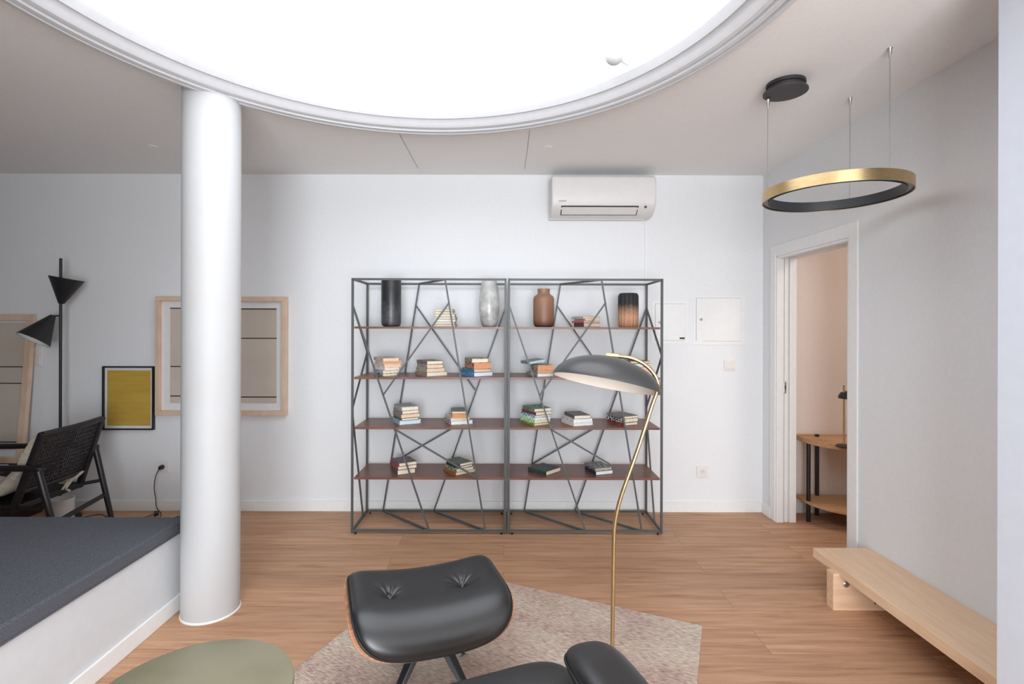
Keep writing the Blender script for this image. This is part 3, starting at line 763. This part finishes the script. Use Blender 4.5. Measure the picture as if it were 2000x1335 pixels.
# second shelf, left unit
stack('leftmost stack, second shelf, left bookcase', 1, 3.655, 730, 747.5, 784, [
    (5.5, 'black and white spined book', (50, 48, 46), (210, 210, 210), YEL, 1, 0, -4), (6.0, 'blue-spined book', (48, 112, 150), (210, 220, 230), CRM, -2, 0, -3),
    (6.0, 'pink-spined book', (214, 178, 172), (240, 226, 216), CRM, 0, 4, -3), (6.2, 'pale lettered book', (224, 212, 200), (200, 160, 150), PCH, 1, 4, 0),
    (5.5, 'peach book', (222, 200, 180), None, ORG, 3, 2, 2), (6.5, 'beige book', (212, 196, 170), (150, 120, 100), PCH, 0, 1, -4)])
stack('middle stack, second shelf, left bookcase', 1, 3.645, 812, 834, 873, [
    (8.5, 'brown lettered book', (170, 152, 138), (120, 100, 90), CRM, -1, 0, 1), (7.5, 'grey-green lettered book', (176, 174, 156), (130, 128, 118), PCH, 1, 0, -4),
    (7.5, 'grey patterned book', (120, 110, 108), (196, 190, 182), PCH, 3, 0, -7), (7.0, 'dark slate book', (82, 88, 90), (160, 130, 116), CRM, 2, 0, -8)])
stack('rightmost stack, second shelf, left bookcase', 1, 3.64, 900, 926, 963, [
    (8.5, 'blue-spined book with white pages', (46, 104, 160), (110, 160, 205), WHT), (6.5, 'teal book', (38, 92, 104), (90, 160, 170), PCH, 3, 0, -4),
    (12.5, 'thick red-spined book', (206, 150, 124), (120, 60, 56), ORG, 8, 0, -3), (8.0, 'olive book', (176, 176, 150), (90, 100, 70), CRM, 8, -4, -9)])
# second shelf, right unit
zt, xt_, tt = stack('leftmost stack, second shelf, right bookcase', 1, 3.645, 1028, 1050, 1090, [
    (7.0, 'white-paged book', (176, 178, 172), (110, 116, 112), WHT), (7.0, 'tan book', (188, 160, 140), (130, 110, 100), ORG, 6, 0, -5),
    (8.5, 'orange-paged book', (222, 204, 190), (120, 90, 84), ORG, 8, 1, -6)])
book('slate-green book lying tilted, on top of leftmost stack, second shelf, right bookcase', T(xt_ - 0.06, 3.70, zt + 0.002) @ Matrix.Rotation(0.35, 4, 'Z') @ Matrix.Rotation(-0.13, 4, 'Y'), 0.13, 0.16, 0.020, (104, 124, 126), (160, 182, 182), (200, 210, 208), 'books stacked on the bookcase shelves')
stack('stack behind the brass lamp shade', 1, 3.68, 1205, 1228, 1270, [
    (10.0, 'pink-covered book', (208, 160, 146), None, PCH, 2, 0, 4), (8.5, 'peach-covered book', (218, 176, 156), None, PCH, 3, 0, 3),
    (7.0, 'bright green-spined book', (30, 150, 92), (40, 160, 100), WHT, 4, 9, 0), (5.0, 'brown-edged book', (98, 70, 60), None, PCH, 4, 3, 0)])
# third shelf, left unit
stack('left stack, third shelf, left bookcase', 2, 3.685, 765, 781, 823, [
    (8.5, 'pale blue book', (186, 208, 218), (120, 140, 150), (222, 234, 238)), (4.5, 'dark-spined slim book', (96, 84, 82), None, CRM, 4, 4, -5),
    (8.0, 'grey-spined book', (150, 142, 140), (118, 110, 108), PCH, 3, 3, -2), (6.5, 'brown-spined book', (108, 96, 92), (180, 170, 160), CRM, 4, 5, -4), (7.5, 'blue-grey covered book', (122, 146, 154), (206, 200, 186), CRM, 5, 4, -5)])
stack('right stack, third shelf, left bookcase', 2, 3.685, 869, 881, 924, [
    (8.0, 'dark red-spined book', (120, 62, 60), (226, 220, 214), WHT), (6.0, 'white and grey book', (206, 202, 196), None, CRM, 1, 0, -6),
    (8.5, 'small orange book', (208, 146, 104), None, ORG, 12, 3, -10), (4.5, 'small green-grey covered book', (110, 122, 108), None, YEL, 12, 2, -10)])
# third shelf, right unit
stack('leftmost stack, third shelf, right bookcase', 2, 3.665, 1016, 1044, 1076, [
    (5.0, 'green and red-spined book', (122, 176, 70), (150, 60, 60), PCH, 1, 0, -4), (6.0, 'lime-spined book', (120, 190, 96), (230, 240, 220), CRM, 0, 0, 0),
    (5.0, 'white-spined book', (232, 234, 226), (120, 190, 160), WHT, 1, 1, 0), (4.5, 'blue-spined book', (80, 130, 170), (220, 230, 230), CRM, 2, 1, -1),
    (6.5, 'dark red-spined book', (142, 44, 48), (80, 70, 80), CRM, 4, 3, 2), (6.5, 'green-covered book', (62, 108, 78), (130, 160, 130), CRM, 5, 0, 1)])
stack('middle stack, third shelf, right bookcase', 2, 3.655, 1097, 1121, 1159, [
    (7.0, 'beige-spined white book', (216, 190, 170), (238, 232, 226), WHT, 0, 0, 0), (7.5, 'white book', (232, 232, 234), (170, 180, 196), WHT, 3, 0, -1),
    (6.5, 'dark brown-covered book', (92, 80, 74), (120, 104, 92), CRM, 6, 1, -5)])
stack('rightmost stack, third shelf, right bookcase', 2, 3.675, 1186, 1218, 1247, [
    (6.0, 'black and red-spined book', (60, 38, 38), (170, 80, 70), CRM, 1, 0, -1), (7.5, 'black and white-spined book', (36, 34, 38), (220, 216, 212), CRM, -1, 0, 0),
    (5.0, 'grey-covered book', (134, 126, 122), (98, 90, 88), CRM, 0, 0, 0)])
# bottom shelf
stack('left stack, bottom shelf, left bookcase', 3, 3.665, 764.5, 777, 814, [
    (9.5, 'dark grey-spined book', (78, 84, 84), None, CRM, 0, 0, -2), (7.0, 'crimson-spined book', (166, 52, 62), (190, 80, 84), CRM, 0, 1, 1), (6.5, 'blue-grey patterned book', (72, 84, 92), (150, 100, 112), CRM, 1, 3, 1)], L=0.17)
stack('right stack, bottom shelf, left bookcase', 3, 3.655, 867, 891, 928, [
    (6.5, 'orange and green-spined book', (196, 96, 44), (70, 100, 60), CRM, 0, 0, 1), (6.5, 'dark green-spined book', (54, 74, 58), (190, 200, 180), CRM, 4, 1, -2),
    (5.0, 'black-spined book', (54, 50, 46), None, CRM, 5, 8, -4), (5.5, 'dark green-covered book', (66, 76, 66), (110, 124, 112), CRM, 6, 8, -4)], L=0.17)
stack('lying alone at left, bottom shelf, right bookcase', 3, 3.655, 1032, 1067.5, 1096, [(8.5, 'single black book', (40, 46, 44), (58, 76, 70), CRM)], L=0.17)
stack('right pair, bottom shelf, right bookcase', 3, 3.67, 1143, 1164.5, 1198, [
    (8.0, 'navy book with white pages', (34, 40, 66), None, WHT), (6.0, 'grey book with black figures', (150, 156, 152), (52, 58, 62), (190, 180, 166), -1, -1, -2)], L=0.17)

# ================================================================== ring pendant
RX_, RY_, RZ_ = 1.60, 2.49, 2.085
rp = thing('ring_pendant', 'brass ring pendant lamp hanging on three thin wires', 'pendant lamp', (RX_, RY_, RZ_))
rb = MB().ring([(0.312, 0.0), (0.312, 0.050), (0.309, 0.050), (0.309, 0.0)], (RX_, RY_, RZ_), 128).build('brass_band', M_BRASS, rp, smooth=30)
MB().ring([(0.309, 0.002), (0.309, 0.048), (0.282, 0.048), (0.282, 0.002), (0.285, 0.002), (0.285, 0.014), (0.306, 0.014), (0.306, 0.002)], (RX_, RY_, RZ_), 128).build('inner_channel', mat('black anodised aluminium', (52, 54, 56), 0.45), rp, smooth=30)
MB().ring([(0.306, 0.010), (0.306, 0.014), (0.285, 0.014), (0.285, 0.010)], (RX_, RY_, RZ_), 128).build('diffuser', mat('grey acrylic diffuser', (150, 148, 142), 0.5), rp, smooth=30)
M_WIRE = mat('steel wire', (140, 138, 136), 0.4, metal=0.6)
for i, a in enumerate((160, 43, -78)):
    cx_, cy_ = RX_ + 0.288 * math.cos(math.radians(a)), RY_ + 0.288 * math.sin(math.radians(a))
    zt_ = CEIL - (0.055 if i == 0 else 0.0)
    MB().tube([(cx_, cy_, RZ_ + 0.045), (cx_, cy_, zt_ - 0.005)], 0.0013, 8).build('suspension_wire', M_WIRE, rp, smooth=True)
    MB().lathe([(0.003, -0.045), (0.007, -0.020), (0.009, -0.004), (0.011, 0.0)], (cx_, cy_, zt_), 16).build('ceiling_grip', M_CHROME, rp, smooth=True)
    if i == 0: kx, ky = cx_, cy_
kx, ky = 1.385, 2.525
cn = MB().lathe([(0.088, 0), (0.088, -0.016), (0.080, -0.018), (0.080, -0.024), (0.088, -0.026), (0.088, -0.044)], (kx, ky, CEIL), 64).build('canopy', mat('matt black canopy', (44, 42, 44), 0.55), rp, smooth=30)
MB().lathe([(0.100, -0.044), (0.100, -0.050), (0.0, -0.0505)], (kx - 0.004, ky - 0.004, CEIL), 64).build('canopy_plate', mat('matt charcoal plate', (62, 60, 62), 0.55), cn, smooth=30)

# ================================================================== bench along the right wall
bn = thing('wooden_bench', 'long low pale beech bench along the right wall', 'bench', (1.88, 2.2, 0))
MB().box(1.727, WX - 0.001, 1.68, 2.86, 0.178, 0.228).build('seat_board', M_BEECH, bn, bevel=0.002)
lg = MB().box(1.697, WX - 0.015, 2.635, 2.690, 0, 0.178).build('leg_board', mat('pale beech end', (226, 190, 158), 0.5, rgb2=(216, 176, 142), scale=5, stretch=(1, 9, 9)), bn, bevel=0.002)
MB().box(1.697, 1.76, 2.635, 2.69, 0.178, 0.190).build('tenon', M_BEECH, bn)
MB().box(1.697, WX - 0.015, 1.70, 1.755, 0, 0.178).build('leg_board', M_BEECH, bn, bevel=0.002)
MB(T(1.762, 2.636, 0.137) @ Matrix.Rotation(PI / 2, 4, 'X')).lathe([(0.0, 0.008), (0.009, 0.008), (0.013, 0.004), (0.017, 0.003), (0.017, 0)], (0, 0, 0), 20).build('bolt', M_CHROME, lg, smooth=True)
MB().box(1.908, 1.914, 2.632, 2.636, 0.035, 0.055).build('screw', M_DARKGAP, lg)

# ================================================================== side room console and lamp
ct = thing('console_table', 'rounded oak console table with lower shelf and black legs, beyond the doorway', 'table', (2.80, 3.8, 0))
def dl(x0, x1, yb, yf, n=4.0, s_=1.0):
    xm, hw = (x0 + x1) / 2, (x1 - x0) / 2; pts = [(x1, yb), (x0, yb)]
    for k in range(33):
        th = PI * k / 32
        c_, q = -math.cos(th), math.sin(th)
        pts.append((xm + hw * (abs(c_) ** 0.9) * (1 if c_ > 0 else -1), yb - 0.06 - (yb - 0.06 - yf) * q ** 0.75))
    return pts
MB().prism(dl(2.27, 3.33, 4.02, 3.52), 0.588, 0.612).build('top', M_OAK, ct, bevel=0.003)
mb = MB(); o1 = dl(2.27, 3.33, 4.02, 3.52); o2 = dl(2.29, 3.31, 4.005, 3.54)
n_ = len(o1)
vs = [(p[0], p[1], 0.612) for p in o1] + [(p[0], p[1], 0.612) for p in o2] + [(p[0], p[1], 0.622) for p in o1] + [(p[0], p[1], 0.622) for p in o2]
fs = []
for i in range(n_):
    j = (i + 1) % n_
    fs += [(i, j, 2 * n_ + j, 2 * n_ + i), (n_ + i, 3 * n_ + i, 3 * n_ + j, n_ + j), (2 * n_ + i, 2 * n_ + j, 3 * n_ + j, 3 * n_ + i)]
mb.add(vs, fs).build('raised_rim', M_OAK, ct)
MB().prism(dl(2.27, 3.33, 4.0, 3.52), 0.135, 0.155).build('lower_shelf', M_OAK, ct, bevel=0.003)
for (x, y, zt_) in ((2.293, 3.855, 0.592), (3.307, 3.855, 0.592)):
    MB().tube([(x, y, 0), (x, y, zt_)], 0.0145, 16).build('leg', M_BLACK, ct, smooth=True)
for x in (2.437, 3.16):
    MB().tube([(x, 3.985, 0), (x, 3.985, 0.628)], 0.0145, 16).build('leg', M_BLACK, ct, smooth=True)
tl = thing('table_lamp', 'brass table lamp with a small black dome shade on the console', 'table lamp', (2.415, 3.64, 0.612))
LXX, LYY = 2.415, 3.64
MB().lathe([(0.070, 0), (0.070, 0.006), (0.060, 0.010), (0.008, 0.013)], (LXX + 0.02, LYY, 0.6125), 40).build('base', M_BLACK, tl, smooth=True)
MB().tube([(LXX, LYY, 0.622), (LXX, LYY, 1.05)], 0.0065, 14).build('stem', M_GOLD, tl, smooth=True)
MB().lathe([(0.0, 0.052), (0.035, 0.050), (0.058, 0.040), (0.070, 0.020), (0.074, 0.0), (0.071, 0.0), (0.055, 0.036), (0.0, 0.048)], (LXX + 0.045, LYY, 0.955), 48).build('lamp_shade', M_BLACK, tl, smooth=True)
MB().tube([(LXX, LYY, 0.985), (LXX + 0.03, LYY, 0.985)], 0.009, 10).build('joint', M_GOLD, tl, smooth=True)

# ================================================================== rug
rug = MB()
A = Vector((0.967, 2.49)); ud = Vector((-0.915, 0.403)).normalized(); vd = Vector((-0.403, -0.915)).normalized()
B = A + ud * 1.56
def rgp(s_, t_): q = A + ud * s_ + vd * t_; return (q.x, q.y)
rug.prism([rgp(0, 0), rgp(0, 2.3), rgp(1.56, 2.3), rgp(1.56, 0)], 0.0, 0.007)
ro = rug.build('rug', rug_mat(), loc=(0, 1.9, 0), bevel=0.002)
tag(ro, 'faded beige and dusty pink woven rug under the ottoman', 'rug')

# ================================================================== moulded seats (lounge chair and ottoman)
def squircle(p, q, n):
    if isinstance(n, tuple): n = n[1] if q > 0 else n[0]
    r = max(abs(p), abs(q))
    if r < 1e-6: return 0.0, 0.0
    l = math.hypot(p, q); dx, dy = p / l, q / l
    R = 1 / ((abs(dx) ** n + abs(dy) ** n) ** (1 / n))
    return dx * r * R, dy * r * R
class Sheet:
    "bent plywood sheet: width along x, cross-section curve in y,z from its slope function"
    def __init__(s, W_, L, slope, saddle=0.0, n=4.5, N=80):
        s.W, s.L, s.n, s.sad = W_, L, n, saddle
        s.p = [(0.0, 0.0)]; s.t = []
        ds = L / N
        for i in range(N):
            a = slope((i + 0.5) / N * 2 - 1); s.t.append(a)
            y, z = s.p[-1]; s.p.append((y + ds * math.cos(a), z + ds * math.sin(a)))
        m = s.p[N // 2]; s.p = [(a - m[0], b - m[1]) for a, b in s.p]; s.N = N
    def at(s, a, b, off, sc=1.0):
        "a,b in -1..1; off along normal"
        x, y = a * sc, b * sc
        f = (y + 1) / 2 * s.N; i = max(0, min(s.N - 1, int(f))); k = f - i
        i2 = min(i + 1, s.N)
        py = s.p[i][0] + (s.p[i2][0] - s.p[i][0]) * k; pz = s.p[i][1] + (s.p[i2][1] - s.p[i][1]) * k
        an = s.t[i]
        if 0 < i < s.N - 1: an = s.t[i] * (1 - k) + s.t[i + 1] * k
        return Vector((x * s.W / 2, py - math.sin(an) * off, pz + math.cos(an) * off + s.sad * x * x))
def sheet_grid(mb, S, off0, off1, inset, n, thick_fn=None, NN=56):
    "two skins joined at the rim; off1 may be a function of (x,y)"
    vs = []; fs = []
    G = NN + 1
    for side in (0, 1):
        for j in range(G):
            for i in range(G):
                p, q = i / NN * 2 - 1, j / NN * 2 - 1
                x, y = squircle(p, q, n)
                o = off0 if side == 0 else (off1(x, y, max(abs(p), abs(q))) if callable(off1) else off1)
                vs.append(S.at(x, y, o, inset))
    for side in (0, 1):
        b = side * G * G
        for j in range(NN):
            for i in range(NN):
                f = (b + j * G + i, b + j * G + i + 1, b + (j + 1) * G + i + 1, b + (j + 1) * G + i)
                fs.append(f if side else f[::-1])
    rim = [i for i in range(G)] + [j * G + NN for j in range(1, G)] + [NN * G + i for i in range(NN - 1, -1, -1)] + [j * G for j in range(NN - 1, 0, -1)]
    m = len(rim)
    for k in range(m):
        a, c_ = rim[k], rim[(k + 1) % m]
        fs.append((a, c_, G * G + c_, G * G + a))
    mb.add(vs, fs); return mb
def rim_path(S, off, inset, n, k=120):
    out = []
    for i in range(k + 1):
        th = 2 * PI * i / k
        dx, dy = math.cos(th), math.sin(th)
        m_ = (n[1] if dy > 0 else n[0]) if isinstance(n, tuple) else n
        R = 1 / ((abs(dx) ** m_ + abs(dy) ** m_) ** (1 / m_))
        out.append(S.at(dx * R, dy * R, off, inset))
    return out
def padded(parent, S, M, n, thick, buttons, prefix='', inset=0.948, NN=64):
    sh = sheet_grid(MB(M), S, 0.0, 0.011, 1.0, n).build(prefix + 'shell', M_PLY, parent, smooth=35)
    def top(x, y, r):
        o = 0.012 + 0.018 + thick * (max(0.0, 1 - r ** 9)) ** 0.5
        for (bx_, by_) in buttons:
            dx, dy = (x - bx_) * S.W / 2, (y - by_) * S.L / 2
            d2 = math.hypot(dx, dy)
            an = math.atan2(dy, dx)
            up = 0.5 + 0.5 * math.sin(an)
            o -= 0.027 * math.exp(-(d2 / 0.020) ** 1.1) + 0.012 * math.exp(-(d2 / 0.055) ** 2)
            o -= 0.0035 * math.cos(11 * an + bx_) * up * math.exp(-(d2 / 0.055) ** 2) * min(1.0, d2 / 0.012)
        return o
    cu = sheet_grid(MB(M), S, 0.0125, top, inset, n, NN=NN).build(prefix + 'cushion', M_LEATHER, parent, smooth=60)
    MB(M).tube(rim_path(S, 0.030, inset + 0.004, n), 0.0048, 8).build('piping', M_PIPING, cu, smooth=True)
    for (bx_, by_) in buttons:
        p = M @ S.at(bx_ * inset, by_ * inset, top(bx_, by_, 0.5) + 0.004)
        MB().lathe([(0, 0.004), (0.006, 0.0025), (0.009, 0), (0, -0.002)], p, 16).build('button', M_LEATHER, cu, smooth=True)
    return sh, cu
def star_base(parent, x, y, z_top, span, nlegs, rot, hub_z):
    MB().lathe([(0.024, hub_z - 0.02), (0.024, z_top)], (x, y, 0), 24).build('post', M_BLACK, parent, smooth=True)
    for k in range(nlegs):
        a = rot + 2 * PI * k / nlegs
        d_ = Vector((math.cos(a), math.sin(a), 0))
        pts = [Vector((x, y, hub_z)) + d_ * 0.0, Vector((x, y, hub_z - 0.008)) + d_ * span * 0.4, Vector((x, y, 0.03)) + d_ * span]
        mb = MB(); n = Vector((-d_.y, d_.x, 0)); vs = []
        for p, hw, hh in ((pts[0], 0.034, 0.034), (pts[1], 0.029, 0.028), (pts[2], 0.017, 0.016)):
            vs += [p + n * hw - Vector((0, 0, hh)), p - n * hw - Vector((0, 0, hh)), p - n * hw * 0.6, p + n * hw * 0.6]
        fs = [(0, 1, 2, 3), (11, 10, 9, 8)]
        for s0 in (0, 4):
            for q in range(4): fs.append((s0 + q, s0 + 4 + q, s0 + 4 + (q + 1) % 4, s0 + (q + 1) % 4))
        lgo = mb.add(vs, fs).build('leg', M_BLACK, parent, bevel=0.004)
        MB().lathe([(0.016, 0.0075), (0.016, 0.012), (0.006, 0.018)], (pts[2].x - d_.x * 0.02, pts[2].y - d_.y * 0.02, 0), 16).build('glide', M_CHROME, lgo, smooth=True)

# ottoman
OX, OY = -0.294, 2.020
ott = thing('leather_ottoman', 'black leather ottoman with plywood shell and two buttons, on the rug', 'ottoman', (OX, OY, 0))
def slope_o(s_):      # -1 near edge .. +1 far edge
    return 1.402 * max(0.0, (-0.267 - s_) / 0.733) ** 1.1
OX, OY = -0.294, 2.020
SO = Sheet(0.633, 0.447, slope_o, saddle=0.034)
MO = T(OX, OY, 0.3587) @ Rz(0.35) @ Matrix.Rotation(0.045, 4, 'X') @ Matrix.Rotation(0.0218, 4, 'Y')
padded(ott, SO, MO, (4.4, 11.0), 0.034, [(-0.51, 0.05), (0.46, 0.07)], NN=130)
star_base(ott, OX - 0.005, OY + 0.07, 0.350, 0.225, 4, math.radians(-125), 0.20)

# lounge chair, mostly below the frame
CHX, CHY = 0.095, 1.12
lc_ = thing('lounge_chair', 'black leather lounge chair with padded arms in the foreground', 'lounge chair', (CHX, CHY, 0))
ca = math.radians(22)
MC0 = T(CHX, CHY, 0) @ Rz(ca)
def slope_s(s_): return math.radians(14) - 0.75 * max(0, (s_ - 0.45) / 0.55) ** 1.3
SS = Sheet(0.56, 0.54, slope_s, saddle=0.012)
padded(lc_, SS, MC0 @ T(0.0, 0.16, 0.335), 4.2, 0.055, [(-0.4, -0.2), (0.4, -0.2)], 'seat_')
def slope_b(s_): return math.radians(108) + 0.16 * s_
SB = Sheet(0.60, 0.36, slope_b)
padded(lc_, SB, MC0 @ T(0, -0.24, 0.46), 4.2, 0.05, [(-0.4, 0.0), (0.4, 0.0)], 'back_')
SH = Sheet(0.60, 0.24, lambda s_: math.radians(106) - 0.1 * s_)
padded(lc_, SH, MC0 @ T(0, -0.345, 0.74), 4.2, 0.05, [(-0.4, 0.0), (0.4, 0.0)], 'head_')
for sx_ in (1, -1):
    SA = Sheet(0.165, 0.36, lambda s_: math.radians(3) - 0.35 * max(0, (s_ - 0.4) / 0.6))
    Ma = T(0.280, 1.290, 0.530) @ Rz(math.radians(20)) @ Matrix.Rotation(math.radians(0), 4, 'Y') if sx_ == 1 else MC0 @ T(-0.345, 0.03, 0.530)
    o_ = sheet_grid(MB(Ma), SA, 0.0, lambda x, y, r: 0.012 + 0.040 * max(0.0, 1 - r ** 4) ** 0.5, 1.0, 2.9).build('armrest', M_LEATHER, lc_, smooth=60)
    MB(Ma).tube(rim_path(SA, 0.014, 1.0, 2.9), 0.0045, 8).build('piping', M_PIPING, o_, smooth=True)
    p = Ma @ Vector((0, -0.05, 0)); q = MC0 @ Vector((0.24 * sx_, -0.19, 0.42))
    MB().tube([p, q], 0.018, 10).build('arm_bracket', M_BLACK, lc_, smooth=True)
for sx_ in (1, -1):
    MB(MC0).bar((0.14 * sx_, -0.19, 0.36), (0.14 * sx_, -0.37, 0.80), 0.02).build('back_brace', M_BLACK, lc_)
star_base(lc_, CHX, CHY, 0.335, 0.33, 5, math.radians(197), 0.19)

# ================================================================== brass arc lamp
bl = thing('brass_floor_lamp', 'curved brass floor lamp with a wide dark dome shade', 'floor lamp', (0.426, 2.0, 0.007))
MB().lathe([(0.14, 0.007), (0.14, 0.020), (0.135, 0.024), (0.012, 0.026)], (0.426, 2.0, 0), 56).build('base', M_GOLD, bl, smooth=True)
D0 = 2.0
def G(px, py, dD=0.0): return Vector(Q(px, py, D0 + dD))
tubep = [G(1197, 1358), G(1197.5, 1250), G(1199, 1120), G(1200, 1050), G(1202, 1020), G(1209, 985), G(1220, 950), G(1245, 880), G(1262, 828), G(1274, 790), G(1283, 765, -0.005), G(1286, 750, -0.01), G(1280, 733, -0.01), G(1266, 716, 0.0), G(1248, 704, 0.01), G(1228, 697, 0.02), G(1205, 694.5, 0.02)]
tubep[0].z = 0.02
MB().tube(spline(tubep, 8), 0.0078, 16).build('stem', M_GOLD, bl, smooth=True)
MB().tube([G(1208, 694.8, 0.02), G(1184, 692.5, 0.03)], 0.0105, 16).build('shade_holder', M_BRASS, bl, smooth=True)
ax = Vector((math.sin(math.radians(12.3)), math.sin(math.radians(9.5)), 1.0)).normalized()
Rm = Vector((0, 0, 1)).rotation_difference(ax).to_matrix()
rc = G(1183.5, 749, 0.02)
rr, hh = 0.212, 0.108
pr = []
for k in range(25):
    th = PI / 2 * k / 24
    pr.append((rr * math.sin(th) if k else 0.0, hh * (math.cos(th) ** 1.12)))
M_SHADE = mat('satin graphite lacquer', (60, 60, 61), 0.36, rgb2=(57, 57, 58), scale=10, spec=0.6)
so = MB().lathe([(a, b) for a, b in pr] + [(rr - 0.003, 0.0)], rc, 72, R=Rm)
so.f = [f for f in so.f if len(f) < 10]
so = so.build('lamp_shade', M_SHADE, bl, smooth=True)
lin_ = MB().lathe([(a * 0.985 if a else 0.0, b - 0.003 if b > 0.01 else b * 0.7) for a, b in pr], rc, 72, R=Rm)
lin_.f = [f for f in lin_.f if len(f) < 10]
lab(lin_.build('inner_lining', mat('cream lacquer', (222, 213, 202), 0.6), so, smooth=True), 'cream inside of the shade')

# ================================================================== green round table
gt = thing('round_side_table', 'round olive green patinated side table in the lower left foreground', 'side table', (-0.852, 1.385, 0))
MB().lathe([(0, 0.425), (0.255, 0.425), (0.264, 0.432), (0.266, 0.440), (0.264, 0.447), (0.258, 0.450), (0, 0.450)], (-0.852, 1.385, 0), 96).build('tabletop', M_GREEN, gt, smooth=30)
MB().lathe([(0.028, 0.012), (0.028, 0.426)], (-0.852, 1.385, 0), 32).build('pedestal', M_GREEN, gt, smooth=True)
MB().lathe([(0.16, 0.0072), (0.16, 0.018), (0.150, 0.023), (0.03, 0.027)], (-0.852, 1.385, 0), 64).build('base', M_GREEN, gt, smooth=True)

for o in bpy.data.objects:
    if '_o' in o: del o['_o']
